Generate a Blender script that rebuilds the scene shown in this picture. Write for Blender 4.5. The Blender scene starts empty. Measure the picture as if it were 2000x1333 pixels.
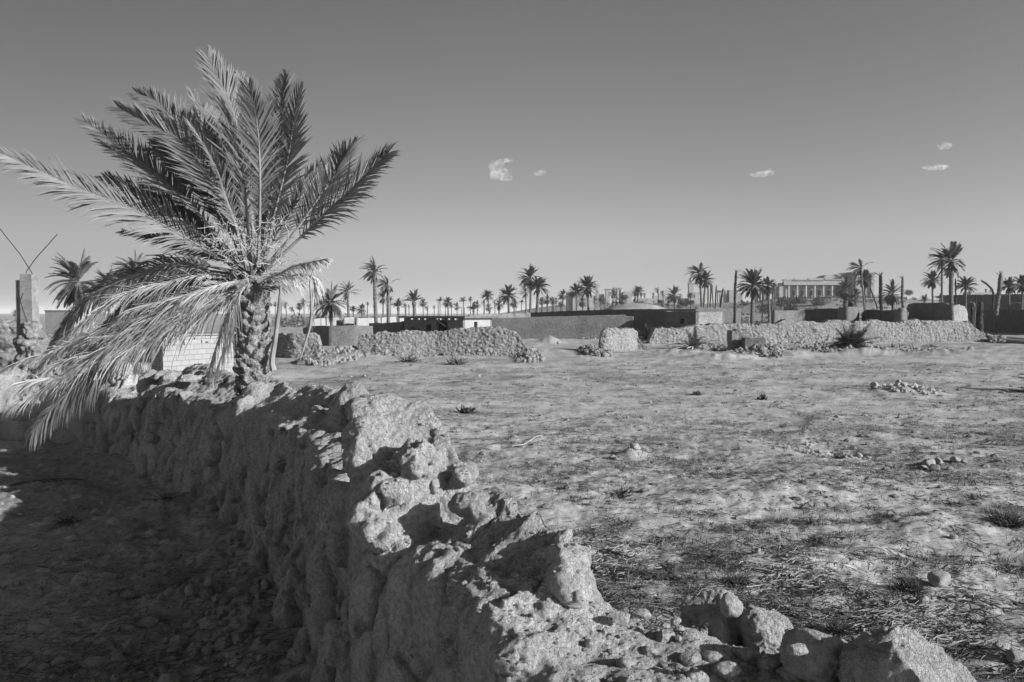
import bpy, bmesh, math, random
import numpy as np
from mathutils import Vector, Matrix
C = bpy.context.scene.collection
R = math.radians
# ------------------------------------------------------------------ camera
F = 1555.0; CX = 1000.0; CY = 666.5; HC = 3.0
PITCH = math.atan(54.5 / F); cP, sP = math.cos(PITCH), math.sin(PITCH)
cd = bpy.data.cameras.new('camera'); cam = bpy.data.objects.new('camera', cd); C.objects.link(cam)
cam.location = (0, 0, HC); cam.rotation_euler = (math.pi / 2 - PITCH, 0, 0)
cd.sensor_width = 36; cd.lens = 36 * F / 2000; cd.clip_start = 0.05; cd.clip_end = 20000
bpy.context.scene.camera = cam
# ------------------------------------------------------------------ sky, sun, exposure
SUN_EL, SUN_AZ = 19.8, -25.5            # azimuth measured from +X, negative = behind the camera
w = bpy.data.worlds.new('World'); bpy.context.scene.world = w; w.use_nodes = True
nt = w.node_tree; nt.nodes.clear()
def wn(t, **k):
    n = nt.nodes.new(t)
    for a, b in k.items(): setattr(n, a, b)
    return n
sky = wn('ShaderNodeTexSky', sky_type='NISHITA', sun_disc=False)
sky.sun_elevation = R(SUN_EL); sky.sun_rotation = R(90 - SUN_AZ); sky.air_density = 1.0; sky.dust_density = 1.2; sky.ozone_density = 1.0
bw = wn('ShaderNodeSeparateColor')
pw = wn('ShaderNodeMath', operation='POWER'); pw.inputs[1].default_value = 1.1
ml = wn('ShaderNodeMath', operation='MULTIPLY'); ml.inputs[1].default_value = 0.70
bg = wn('ShaderNodeBackground'); bg.inputs[1].default_value = 0.1
ow = wn('ShaderNodeOutputWorld')
L = nt.links.new
wtc = wn('ShaderNodeTexCoord'); wsp = wn('ShaderNodeSeparateXYZ'); wcb = wn('ShaderNodeCombineXYZ'); wmx = wn('ShaderNodeMath', operation='MAXIMUM'); wmx.inputs[1].default_value = .085
L(wtc.outputs['Generated'], wsp.inputs[0]); L(wsp.outputs[0], wcb.inputs[0]); L(wsp.outputs[1], wcb.inputs[1]); L(wsp.outputs[2], wmx.inputs[0]); L(wmx.outputs[0], wcb.inputs[2]); L(wcb.outputs[0], sky.inputs[0])
wmr = wn('ShaderNodeMapRange', interpolation_type='SMOOTHSTEP'); wmr.inputs[1].default_value = -.66; wmr.inputs[2].default_value = .16; wmr.inputs[3].default_value = .58; wmr.inputs[4].default_value = 1.06   # the sky darkens away from the sun, as through a filter
wm2 = wn('ShaderNodeMath', operation='MULTIPLY'); wm3 = wn('ShaderNodeMath', operation='MULTIPLY'); wm4 = wn('ShaderNodeMath', operation='MULTIPLY'); wmr4 = wn('ShaderNodeMapRange', interpolation_type='SMOOTHSTEP'); wmr4.inputs[1].default_value = .40; wmr4.inputs[2].default_value = .85; wmr4.inputs[3].default_value = 1.0; wmr4.inputs[4].default_value = .32; L(wsp.outputs[2], wmr4.inputs[0])   # dark zenith of a red-filtered sky
wmr2 = wn('ShaderNodeMapRange', interpolation_type='SMOOTHSTEP'); wmr2.inputs[1].default_value = -.64; wmr2.inputs[2].default_value = -.88; wmr2.inputs[3].default_value = 1.0; wmr2.inputs[4].default_value = 3.3   # left sky outside the view boosted to fill the shaded wall face
L(wsp.outputs[0], wmr2.inputs[0]); L(wsp.outputs[0], wmr.inputs[0])
L(sky.outputs[0], bw.inputs[0]); L(bw.outputs[0], pw.inputs[0]); L(pw.outputs[0], ml.inputs[0]); L(ml.outputs[0], wm2.inputs[0]); L(wmr.outputs[0], wm2.inputs[1]); L(wm2.outputs[0], wm3.inputs[0]); L(wmr2.outputs[0], wm3.inputs[1]); L(wm3.outputs[0], wm4.inputs[0]); L(wmr4.outputs[0], wm4.inputs[1]); L(wm4.outputs[0], bg.inputs[0]); L(bg.outputs[0], ow.inputs[0])
sd = bpy.data.lights.new('sun', 'SUN'); sd.energy = 5.0; sd.angle = R(0.5); sd.color = (1, 1, 1)
sun = bpy.data.objects.new('sun', sd); C.objects.link(sun)
SD = Vector((math.cos(R(SUN_EL)) * math.cos(R(SUN_AZ)), math.cos(R(SUN_EL)) * math.sin(R(SUN_AZ)), math.sin(R(SUN_EL))))
sun.rotation_euler = SD.to_track_quat('Z', 'Y').to_euler()
vs = bpy.context.scene.view_settings
vs.view_transform = 'Standard'; vs.look = 'None'; vs.gamma = 1; vs.exposure = 0.7
bpy.context.scene.cycles.max_bounces = 6
bpy.context.scene.cycles.diffuse_bounces = 3
bpy.context.scene.cycles.volume_bounces = 3

# ------------------------------------------------------------------ pixel helpers (2000 px wide photograph -> world)
def ray(px, py):
    x = (px - CX) / F; u = (CY - py) / F
    return x, cP + u * sP, -sP + u * cP
def at(px, py, Y):
    r = ray(px, py); k = Y / r[1]
    return np.array((r[0] * k, Y, HC + r[2] * k))
def gnd(px, py, z=0.0):
    r = ray(px, py); k = (z - HC) / r[2]
    return np.array((r[0] * k, r[1] * k, z))
# ------------------------------------------------------------------ numpy noise
def h3(ix, iy, iz, seed):
    with np.errstate(over='ignore'):
        h = (ix.astype(np.uint32) * np.uint32(374761393) + iy.astype(np.uint32) * np.uint32(668265263)
             + iz.astype(np.uint32) * np.uint32(2147483647 & 1274126177) + np.uint32((seed * 2654435761) & 0xffffffff))
        h ^= h >> np.uint32(13); h *= np.uint32(1274126177); h ^= h >> np.uint32(16)
        h *= np.uint32(2246822519); h ^= h >> np.uint32(13)
    return h.astype(np.float64) / 4294967296.0
def vnoise(P, seed=0):
    P = np.asarray(P, float); I = np.floor(P).astype(np.int64); f = P - I; f = f * f * (3 - 2 * f)
    out = 0
    for a in (0, 1):
        wx = f[:, 0] if a else 1 - f[:, 0]
        for b in (0, 1):
            wy = f[:, 1] if b else 1 - f[:, 1]
            for c in (0, 1):
                wz = f[:, 2] if c else 1 - f[:, 2]
                out = out + wx * wy * wz * h3(I[:, 0] + a, I[:, 1] + b, I[:, 2] + c, seed)
    return out * 2 - 1
def fbm(P, octv=4, seed=0, gain=0.5):
    s = 0; a = 1; t = 0; P = np.asarray(P, float)
    for k in range(octv):
        s = s + a * vnoise(P * (2.03 ** k) + 17.3 * k, seed + k); t += a; a *= gain
    return s / t
def worley(P, seed=0):
    P = np.asarray(P, float); I = np.floor(P).astype(np.int64)
    f1 = np.full(len(P), 9.0); f2 = f1.copy(); idv = np.zeros(len(P))
    for a in (-1, 0, 1):
        for b in (-1, 0, 1):
            for c in (-1, 0, 1):
                J = I + np.array((a, b, c))
                q = np.stack([J[:, k] + 0.1 + 0.8 * h3(J[:, 0], J[:, 1], J[:, 2], seed + 11 * k) for k in range(3)], 1)
                d = np.sqrt(((q - P) ** 2).sum(1)); n = d < f1
                f2 = np.where(n, f1, np.minimum(f2, d)); idv = np.where(n, h3(J[:, 0], J[:, 1], J[:, 2], seed + 77), idv)
                f1 = np.where(n, d, f1)
    return f1, f2, idv
def sstep(a, b, x):
    t = np.clip((x - a) / (b - a), 0, 1); return t * t * (3 - 2 * t)
# ------------------------------------------------------------------ object helpers
def tag(o, label=None, cat=None, group=None, kind=None):
    if label: o['label'] = label
    if cat: o['category'] = cat
    if group: o['group'] = group
    if kind: o['kind'] = kind
    return o
def empty(name, loc, label, cat, group=None, rz=0.0):
    o = bpy.data.objects.new(name, None); C.objects.link(o); o.location = loc; o.rotation_euler = (0, 0, rz)
    o.empty_display_size = 0.3
    return tag(o, label, cat, group)
def link(name, me, mat, parent=None, loc=None):
    if mat is not None and not me.materials: me.materials.append(mat)
    o = bpy.data.objects.new(name, me); C.objects.link(o)
    if parent is not None: o.parent = parent
    if loc is not None: o.location = loc
    return o
def mesh_np(name, V, Fs, smooth=False):
    V = np.asarray(V, np.float32)
    if not isinstance(Fs, (list, tuple)): Fs = [Fs]
    Fs = [np.asarray(f, np.int32) for f in Fs if len(f)]
    me = bpy.data.meshes.new(name)
    me.vertices.add(len(V)); me.vertices.foreach_set('co', V.ravel())
    idx = np.concatenate([f.ravel() for f in Fs]); tot = np.concatenate([np.full(len(f), f.shape[1], np.int32) for f in Fs])
    me.loops.add(len(idx)); me.loops.foreach_set('vertex_index', idx)
    me.polygons.add(len(tot)); st = np.concatenate([[0], np.cumsum(tot)[:-1]]).astype(np.int32)
    me.polygons.foreach_set('loop_start', st)
    me.update(calc_edges=True)
    me.polygons.foreach_set('use_smooth', np.full(len(tot), bool(smooth)))
    me.validate()
    return me
class MB:
    def __init__(s): s.V = []; s.F = {3: [], 4: []}; s.n = 0
    def add(s, V, Fa):
        V = np.asarray(V, float); Fa = np.asarray(Fa); s.V.append(V); s.F[Fa.shape[1]].append(Fa + s.n); s.n += len(V)
    def box(s, c, d, rz=0.0):
        c = np.array(c, float); d = np.array(d, float) / 2
        P = np.array([(x, y, z) for z in (-1, 1) for y in (-1, 1) for x in (-1, 1)], float) * d
        if rz:
            ca, sa = math.cos(rz), math.sin(rz); P = np.stack([P[:, 0] * ca - P[:, 1] * sa, P[:, 0] * sa + P[:, 1] * ca, P[:, 2]], 1)
        s.add(P + c, [(0, 2, 3, 1), (4, 5, 7, 6), (0, 1, 5, 4), (2, 6, 7, 3), (0, 4, 6, 2), (1, 3, 7, 5)])
    def tube(s, P, r, n=8, jit=0.0, rng=None):
        P = np.asarray(P, float); m = len(P); r = np.broadcast_to(np.asarray(r, float), (m,))
        T = np.gradient(P, axis=0); T /= np.linalg.norm(T, axis=1)[:, None] + 1e-9
        a = np.array((0, 0, 1.0)); ref = np.where(np.abs(T @ a)[:, None] > 0.9, np.array((1.0, 0, 0)), a)
        U = np.cross(T, ref); U /= np.linalg.norm(U, axis=1)[:, None]; W = np.cross(T, U)
        th = np.arange(n) / n * 2 * np.pi
        ring = P[:, None] + r[:, None, None] * (np.cos(th)[None, :, None] * U[:, None] + np.sin(th)[None, :, None] * W[:, None])
        if jit: ring = P[:, None] + (ring - P[:, None]) * (1 + jit * (rng.random((m, n)) - 0.5))[:, :, None]
        V = ring.reshape(-1, 3); V = np.vstack([V, P[0], P[-1]])
        i, j = np.meshgrid(np.arange(m - 1), np.arange(n), indexing='ij'); i = i.ravel(); j = j.ravel(); k = (j + 1) % n
        s.add(V, np.stack([i * n + j, i * n + k, (i + 1) * n + k, (i + 1) * n + j], 1))
        base = s.n - len(V); j = np.arange(n); k = (j + 1) % n
        s.F[3].append(np.stack([np.full(n, m * n), k, j], 1) + base)
        s.F[3].append(np.stack([np.full(n, m * n + 1), (m - 1) * n + j, (m - 1) * n + k], 1) + base)
    def build(s, name, mat, parent=None, smooth=False, loc=None):
        me = mesh_np(name, np.vstack(s.V), [np.vstack(f) for f in s.F.values() if f], smooth)
        return link(name, me, mat, parent, loc)
# ------------------------------------------------------------------ materials (black-and-white photograph: greys only)
ALB = 0.72
def gmat(name, lo, hi, scale=6.0, bump=0.3, bscale=60.0, rough=0.95, spec=0.1, dist=0.02, attr=None, attr_lo=None, attr_hi=None, mott=None, speck=None):
    lo, hi = lo * ALB, hi * ALB; attr_lo, attr_hi = (attr_lo or 0) * ALB, (attr_hi or 0) * ALB
    m = bpy.data.materials.new(name); m.use_nodes = True; t = m.node_tree; t.nodes.clear()
    N = t.nodes.new; K = t.links.new
    out = N('ShaderNodeOutputMaterial'); p = N('ShaderNodeBsdfPrincipled'); K(p.outputs[0], out.inputs[0])
    p.inputs['Roughness'].default_value = rough; p.inputs['Specular IOR Level'].default_value = spec
    tc = N('ShaderNodeTexCoord')
    n1 = N('ShaderNodeTexNoise'); n1.inputs['Scale'].default_value = scale; n1.inputs['Detail'].default_value = 8; n1.inputs['Roughness'].default_value = 0.65
    K(tc.outputs['Object'], n1.inputs['Vector'])
    mr = N('ShaderNodeMapRange'); mr.inputs[1].default_value = 0.3; mr.inputs[2].default_value = 0.7; mr.inputs[3].default_value = lo; mr.inputs[4].default_value = hi
    K(n1.outputs[0], mr.inputs[0]); col = mr.outputs[0]
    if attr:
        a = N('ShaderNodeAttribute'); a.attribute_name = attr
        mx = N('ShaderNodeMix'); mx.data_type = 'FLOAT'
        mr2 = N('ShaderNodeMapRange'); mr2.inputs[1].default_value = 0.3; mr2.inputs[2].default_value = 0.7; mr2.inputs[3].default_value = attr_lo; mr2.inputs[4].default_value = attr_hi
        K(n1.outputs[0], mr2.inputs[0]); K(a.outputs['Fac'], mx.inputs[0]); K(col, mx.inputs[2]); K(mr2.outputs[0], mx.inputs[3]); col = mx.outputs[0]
    if mott:
        n3 = N('ShaderNodeTexNoise'); n3.inputs['Scale'].default_value = mott[0]; n3.inputs['Detail'].default_value = 3; K(tc.outputs['Object'], n3.inputs['Vector'])
        m3 = N('ShaderNodeMapRange'); m3.inputs[1].default_value = 0.35; m3.inputs[2].default_value = 0.65; m3.inputs[3].default_value = mott[1]; m3.inputs[4].default_value = mott[2]
        K(n3.outputs[0], m3.inputs[0]); mm = N('ShaderNodeMath'); mm.operation = 'MULTIPLY'; K(col, mm.inputs[0]); K(m3.outputs[0], mm.inputs[1]); col = mm.outputs[0]
    if speck:
        n4 = N('ShaderNodeTexNoise'); n4.inputs['Scale'].default_value = speck[0]; n4.inputs['Detail'].default_value = 5; n4.inputs['Roughness'].default_value = .75; K(tc.outputs['Object'], n4.inputs['Vector'])
        m4 = N('ShaderNodeMapRange'); m4.inputs[1].default_value = .38; m4.inputs[2].default_value = .60; m4.inputs[3].default_value = speck[1]; m4.inputs[4].default_value = speck[2]
        K(n4.outputs[0], m4.inputs[0]); m5 = N('ShaderNodeMath'); m5.operation = 'MULTIPLY'; K(col, m5.inputs[0]); K(m4.outputs[0], m5.inputs[1]); col = m5.outputs[0]
    cb = N('ShaderNodeCombineColor')
    for k in range(3): K(col, cb.inputs[k])
    K(cb.outputs[0], p.inputs['Base Color'])
    if bump:
        n2 = N('ShaderNodeTexNoise'); n2.inputs['Scale'].default_value = bscale; n2.inputs['Detail'].default_value = 6; n2.inputs['Roughness'].default_value = 0.7
        K(tc.outputs['Object'], n2.inputs['Vector'])
        b = N('ShaderNodeBump'); b.inputs['Strength'].default_value = bump; b.inputs['Distance'].default_value = dist
        K(n2.outputs[0], b.inputs['Height']); K(b.outputs[0], p.inputs['Normal'])
    return m
def leafmat(name, lo, hi, rough=0.5, spec=0.4, trans=0.15):
    m = gmat(name, lo, hi, scale=3.0, bump=0, rough=rough, spec=spec); t = m.node_tree
    p = [n for n in t.nodes if n.type == 'BSDF_PRINCIPLED'][0]; out = [n for n in t.nodes if n.type == 'OUTPUT_MATERIAL'][0]
    tr = t.nodes.new('ShaderNodeBsdfTranslucent'); mx = t.nodes.new('ShaderNodeMixShader'); mx.inputs[0].default_value = trans
    tr.inputs[0].default_value = (hi * 1.2,) * 3 + (1,)
    t.links.new(p.outputs[0], mx.inputs[1]); t.links.new(tr.outputs[0], mx.inputs[2]); t.links.new(mx.outputs[0], out.inputs[0])
    return m
M = dict(
    mud=gmat('dried_mud', .60, .78, scale=5, bump=1.0, bscale=38, dist=.09, mott=(1.3, .85, 1.1), speck=(30, .68, 1.14)),
    rock=gmat('pale_rock', .36, .52, scale=9, bump=0.9, bscale=60, dist=.03, speck=(50, .7, 1.1)),
    rubble=gmat('rubble_stone', .22, .38, scale=4, bump=0.8, bscale=9, dist=.08, mott=(.5, .85, 1.1), speck=(7, .6, 1.15)),
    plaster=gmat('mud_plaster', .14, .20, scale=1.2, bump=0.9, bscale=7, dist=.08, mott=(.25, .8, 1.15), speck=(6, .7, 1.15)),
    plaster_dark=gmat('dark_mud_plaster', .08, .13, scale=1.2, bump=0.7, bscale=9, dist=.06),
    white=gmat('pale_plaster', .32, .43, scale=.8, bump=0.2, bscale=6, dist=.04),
    stone=gmat('ancient_stone', .30, .42, scale=.5, bump=0.4, bscale=2, dist=.2),
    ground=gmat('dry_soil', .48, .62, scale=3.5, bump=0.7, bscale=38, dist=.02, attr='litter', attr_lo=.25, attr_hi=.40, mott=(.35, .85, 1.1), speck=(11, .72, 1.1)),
    hill=gmat('scrub', .08, .14, scale=.3, bump=0.3, bscale=2),
    concrete=gmat('concrete', .24, .33, scale=2, bump=0.6, bscale=20, speck=(6, .75, 1.1), mott=(1, .85, 1.1)),
    live=leafmat('live_palm_leaf', .15, .26, rough=.55, spec=.25),
    liveback=leafmat('distant_palm_leaf', .10, .17),
    bushleaf=leafmat('bush_leaf', .04, .08),
    dead=leafmat('dead_palm_leaf', .44, .64, rough=.7, spec=.2),
    stem=gmat('frond_rib', .34, .48, scale=8, bump=.2, rough=.6),
    rib=gmat('green_frond_rib', .20, .32, scale=8, bump=.2, rough=.6),
    boot=gmat('palm_bark', .20, .44, scale=14, bump=.9, bscale=50, dist=.03, speck=(40, .5, 1.2)),
    trunkfar=gmat('distant_palm_bark', .10, .20, scale=5, bump=.6, bscale=8, dist=.05),
    burnt=gmat('burnt_bark', .03, .07, scale=5, bump=.6, bscale=8, dist=.05),
    twig=gmat('dry_twig', .18, .42, scale=1.5, bump=0),
    darktwig=gmat('dark_twig', .05, .14, scale=1.5, bump=0),
    dark=gmat('dark_interior', .02, .03, scale=2, bump=0),
    metal=gmat('rusty_rod', .03, .06, scale=9, bump=0),
    wood=gmat('weathered_wood', .35, .5, scale=9, bump=.3),
)
# ------------------------------------------------------------------ terrain
def cr(P, t):                                            # Catmull-Rom through P at t in 0..1
    P = np.asarray(P, float); n = len(P); Q = np.vstack([2 * P[0] - P[1], P, 2 * P[-1] - P[-2]]); u = np.clip(t, 0, 1) * (n - 1); i = np.minimum(u.astype(int), n - 2); f = (u - i)[:, None]
    a, b, c, d = Q[i], Q[i + 1], Q[i + 2], Q[i + 3]
    return .5 * (2 * b + (c - a) * f + (2 * a - 5 * b + 4 * c - d) * f * f + (3 * b - 3 * c + d - a) * f ** 3)
WC = np.array([(3.6, 1.35), (2.2, 2.25), (1.35, 2.78), (.72, 3.02), (.28, 3.3), (-.02, 3.75), (-.32, 4.25), (-.72, 4.95), (-1.3, 6.6), (-2.1, 8.6), (-3.5, 11.3), (-5.2, 13.6), (-7.4, 16.0), (-9.5, 18.2)])
def wall_x(y): return np.interp(y, WC[4:, 1], WC[4:, 0])
MOUNDS = []
def mnd(px, py, rpx, h, ry=None):
    g = gnd(px, py); r = rpx * g[1] / F; MOUNDS.append((g[0], g[1], r, ry or r * 1.0, h))
mnd(1760, 768, 55, .22, 1.2); mnd(1235, 893, 28, .16); mnd(1150, 700, 40, .25, 1.2); mnd(1690, 690, 50, .5, 1.3)
mnd(1180, 940, 110, .10, 1.3); mnd(1600, 1100, 200, .12, .6); mnd(1560, 960, 140, .12, .7); mnd(1060, 873, 130, .1, 1.2)
mnd(1820, 1030, 120, .16, .6); mnd(1400, 700, 60, .4, 1.4); mnd(1500, 693, 90, .35, 1.5); mnd(1072, 668, 20, .85, 1.5)
mnd(1870, 690, 80, .3, 2.2); mnd(1320, 690, 60, .3, 2.0)
MOUNDS += [(gnd(1200, 970)[0], gnd(1200, 970)[1], .55, .45, -.12), (gnd(1620, 878)[0], gnd(1620, 878)[1], .9, .8, -.22), (gnd(1620, 855)[0], gnd(1620, 855)[1] + .3, 1.4, .5, .12),
           (gnd(910, 803)[0], gnd(910, 803)[1], .35, .3, -.15), (gnd(300, 990)[0], gnd(300, 990)[1], .5, .4, .12)]
FAR = [(at(1240, 600, 165), 11, 14, 4.9), (at(1640, 600, 330), 62, 60, 9.2), (at(1860, 600, 420), 80, 60, 9.5), (at(1420, 600, 360), 45, 50, 6.5), (at(1200, 600, 420), 60, 60, 8), (at(1990, 600, 600), 160, 100, 14)]
def gh(x, y):
    x = np.asarray(x, float); y = np.asarray(y, float); P = np.stack([x, y, 0 * x], 1); r = np.hypot(x, y)
    z = .10 * fbm(P / 3.1, 3, 5) * sstep(300, 60, r) + .06 * fbm(P / .75, 4, 9)
    k = (r < 40) & (r > 3)
    if k.any():
        Q = P[k]; z[k] += .026 * fbm(Q / .16, 3, 13) * sstep(40, 12, r[k])
    k = (r < 26) & (r > 3)
    if k.any():
        Q = P[k]; f1, f2, _ = worley(Q / .38 + .4 * fbm(Q / .5, 2, 3)[:, None], 4); z[k] += .03 * np.clip(.5 - f1, 0, .5) * sstep(26, 12, r[k])
    k = (x < wall_x(y) - .3) & (y > 0) & (y < 30)
    z = np.where(k, z + .11 * fbm(P / .42, 4, 91, .6) * sstep(.3, 1.0, wall_x(y) - x) - .08 * sstep(.3, 1.6, wall_x(y) - x), z)
    for (mx, my, rx, ry, h) in MOUNDS:
        k = (np.abs(x - mx) < 3 * rx) & (np.abs(y - my) < 3 * ry)
        if k.any(): z[k] += h * np.exp(-(((x[k] - mx) / rx) ** 2 + ((y[k] - my) / ry) ** 2)) * (1 + .5 * fbm(P[k] * 3.3, 3, 40))
    for (c, rx, ry, h) in FAR:
        if y.max() < 60: break
        if h is None: continue
        g = np.exp(-np.abs(((x - c[0]) / rx) ** 2 + ((y - c[1]) / ry) ** 2) ** 1.5); kf = g > .004
        if kf.any(): z[kf] = np.maximum(z[kf], z[kf] * .2 + h * g[kf] + .5 * fbm(P[kf] / 9, 4, 21) * sstep(.004, .08, g[kf]))
    # soil banked against the foot of the near wall
    wx = wall_x(y); d = (x - wx) * .83; near = sstep(20, 17, y) * sstep(2.0, 4, y)
    z = z + near * .16 * np.exp(-(np.abs(d) / .75) ** 2)
    return z
def gz(x, y): return float(gh(np.array([x]), np.array([y]))[0])
TR = [([(1000, 900), (1100, 865), (1250, 850), (1400, 868), (1500, 905)], .30), ([(1380, 1000), (1500, 950), (1650, 960), (1800, 1000), (2000, 1070)], .28), ([(1050, 985), (1200, 925), (1350, 940), (1420, 975)], .2), ([(870, 760), (1100, 745), (1400, 765), (1700, 740), (2100, 735)], .8), ([(800, 800), (1000, 790), (1300, 810), (1600, 800), (2050, 820)], .5)]
def track_mask(x, y):
    m = np.zeros_like(x)
    for pts, wd in TR:
        Q = cr(np.array([gnd(a, b)[:2] for a, b in pts]), np.linspace(0, 1, 40)); k = (y > Q[:, 1].min() - 2) & (y < Q[:, 1].max() + 2) & (x > Q[:, 0].min() - 2) & (x < Q[:, 0].max() + 2)
        if not k.any(): continue
        d = np.full(k.sum(), 9.0)
        for q in Q: d = np.minimum(d, np.hypot(x[k] - q[0], y[k] - q[1]))
        m[k] = np.maximum(m[k], np.exp(-(d / wd) ** 2))
    return m
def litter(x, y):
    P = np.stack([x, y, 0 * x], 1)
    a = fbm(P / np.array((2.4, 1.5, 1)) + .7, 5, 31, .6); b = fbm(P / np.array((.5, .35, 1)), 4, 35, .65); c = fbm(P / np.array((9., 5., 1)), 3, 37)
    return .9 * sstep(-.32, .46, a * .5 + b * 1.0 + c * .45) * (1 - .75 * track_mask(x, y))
nr = 760
inv = np.linspace(1 / 3.4, 1 / 120, nr); rr = np.concatenate([[.3, 1, 1.8, 2.6], 1 / inv, np.geomspace(123, 9000, 120)])
aa = np.concatenate([np.radians(np.linspace(-180, -41, 50))[:-1], np.radians(np.linspace(-41, 41, 860)), np.radians(np.linspace(41, 180, 50))[1:-1]])
A, RR = np.meshgrid(aa, rr); X = (np.sin(A) * RR).ravel(); Y = (np.cos(A) * RR).ravel()
Z = gh(X, Y); na = len(aa)
i, j = np.meshgrid(np.arange(len(rr) - 1), np.arange(na), indexing='ij'); i = i.ravel(); j = j.ravel(); k = (j + 1) % na
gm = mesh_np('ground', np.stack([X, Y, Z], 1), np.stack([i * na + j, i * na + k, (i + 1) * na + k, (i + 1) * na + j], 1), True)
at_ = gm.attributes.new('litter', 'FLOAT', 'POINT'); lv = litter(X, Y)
inyard = (X < wall_x(Y)) & (Y < 19) & (Y > 0); lv = np.where(inyard, .5 * lv + .6, lv)  # yard floor darkened through the litter value to deepen the wall's shade
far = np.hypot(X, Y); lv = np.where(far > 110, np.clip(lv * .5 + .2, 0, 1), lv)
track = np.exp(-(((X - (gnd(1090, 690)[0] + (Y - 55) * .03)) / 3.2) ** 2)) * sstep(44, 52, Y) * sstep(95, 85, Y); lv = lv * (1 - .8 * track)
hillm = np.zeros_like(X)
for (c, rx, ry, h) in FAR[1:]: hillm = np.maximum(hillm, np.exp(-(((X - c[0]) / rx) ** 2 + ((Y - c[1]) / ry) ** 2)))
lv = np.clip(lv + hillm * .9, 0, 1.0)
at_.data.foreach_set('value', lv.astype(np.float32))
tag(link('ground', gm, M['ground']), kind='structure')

# ------------------------------------------------------------------ near mud wall
def lump(mb, c, r, seed, sub=3, rot=0.0, rough=.12):
    bm = bmesh.new(); bmesh.ops.create_icosphere(bm, subdivisions=sub, radius=1); V = np.array([v.co[:] for v in bm.verts]); Fa = np.array([[v.index for v in f.verts] for f in bm.faces]); bm.free()
    rg = np.random.default_rng(seed)
    for q in range(6):
        n = rg.normal(size=3); n /= np.linalg.norm(n); hh = .72 + .2 * rg.random(); d = V @ n; V = V - np.outer(np.clip(d - hh, 0, None) * .8, n)
    V = V * (1 + rough * fbm(V * 1.6 + seed, 3, seed % 97))[:, None] * np.array(r)
    ca, sa = math.cos(rot), math.sin(rot); V = np.stack([V[:, 0] * ca - V[:, 1] * sa, V[:, 0] * sa + V[:, 1] * ca, V[:, 2]], 1)
    mb.add(V + np.array(c), Fa)
def remesh(mb, voxel):
    me = mesh_np('tmp', np.vstack(mb.V), [np.vstack(f) for f in mb.F.values() if f]); o = bpy.data.objects.new('tmp', me); C.objects.link(o)
    md = o.modifiers.new('r', 'REMESH'); md.mode = 'VOXEL'; md.voxel_size = voxel
    dg = bpy.context.evaluated_depsgraph_get(); ev = o.evaluated_get(dg); m2 = bpy.data.meshes.new_from_object(ev)
    n = len(m2.vertices); V = np.empty(n * 3); m2.vertices.foreach_get('co', V); V = V.reshape(-1, 3)
    Nn = np.empty(n * 3); m2.vertices.foreach_get('normal', Nn); Nn = Nn.reshape(-1, 3)
    nl = len(m2.loops); li = np.empty(nl, np.int32); m2.loops.foreach_get('vertex_index', li); Fq = li.reshape(-1, 4)
    bpy.data.objects.remove(o); bpy.data.meshes.remove(me); bpy.data.meshes.remove(m2)
    return V, Nn, Fq
seg = np.linalg.norm(np.diff(WC, axis=0), axis=1); SC = np.concatenate([[0], np.cumsum(seg)])
#         s-key by wall control index (float) : left crest height, right crest height, half width at top
HK = np.array([(0, 1.50, 1.50, .34), (1, 1.52, 1.55, .36), (2, 1.50, 1.62, .36), (3, 1.55, 1.62, .36), (3.6, 1.60, 1.66, .34), (4, 1.64, 1.70, .30), (4.28, 1.68, 1.72, .29), (4.42, 1.70, 1.90, .29), (4.7, 1.73, 1.98, .30), (5, 1.74, 1.98, .31), (5.2, 1.75, 2.05, .31), (5.45, 1.76, 1.96, .30), (5.75, 1.76, 2.06, .30), (6, 1.76, 2.04, .29),
               (6.15, 1.74, 1.84, .28), (6.3, 1.74, 1.80, .28), (6.42, 1.85, 1.95, .27), (6.52, 2.02, 2.22, .26), (6.75, 2.12, 2.28, .26), (6.86, 2.3, 2.36, .25), (7, 2.46, 2.44, .23), (7.15, 2.46, 2.36, .22), (7.28, 2.05, 2.05, .23), (7.42, 1.74, 1.84, .25), (8, 1.78, 2.0, .30), (9, 1.84, 2.14, .36), (9.6, 1.78, 2.06, .38), (9.8, 1.68, 1.86, .36), (9.9, 1.72, 1.98, .36), (10.15, 1.72, 2.0, .36),
               (10.3, 1.58, 1.80, .38), (10.5, 1.50, 1.76, .42), (10.8, 1.58, 1.88, .44), (11, 1.62, 1.95, .46), (11.3, 1.64, 2.04, .46), (11.6, 1.64, 1.96, .44), (11.85, 1.35, 1.6, .3), (12.1, 1.2, 1.3, .3), (12.4, 1.35, 1.45, .3), (12.8, 1.5, 1.6, .3), (13, 1.4, 1.5, .3)])
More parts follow.
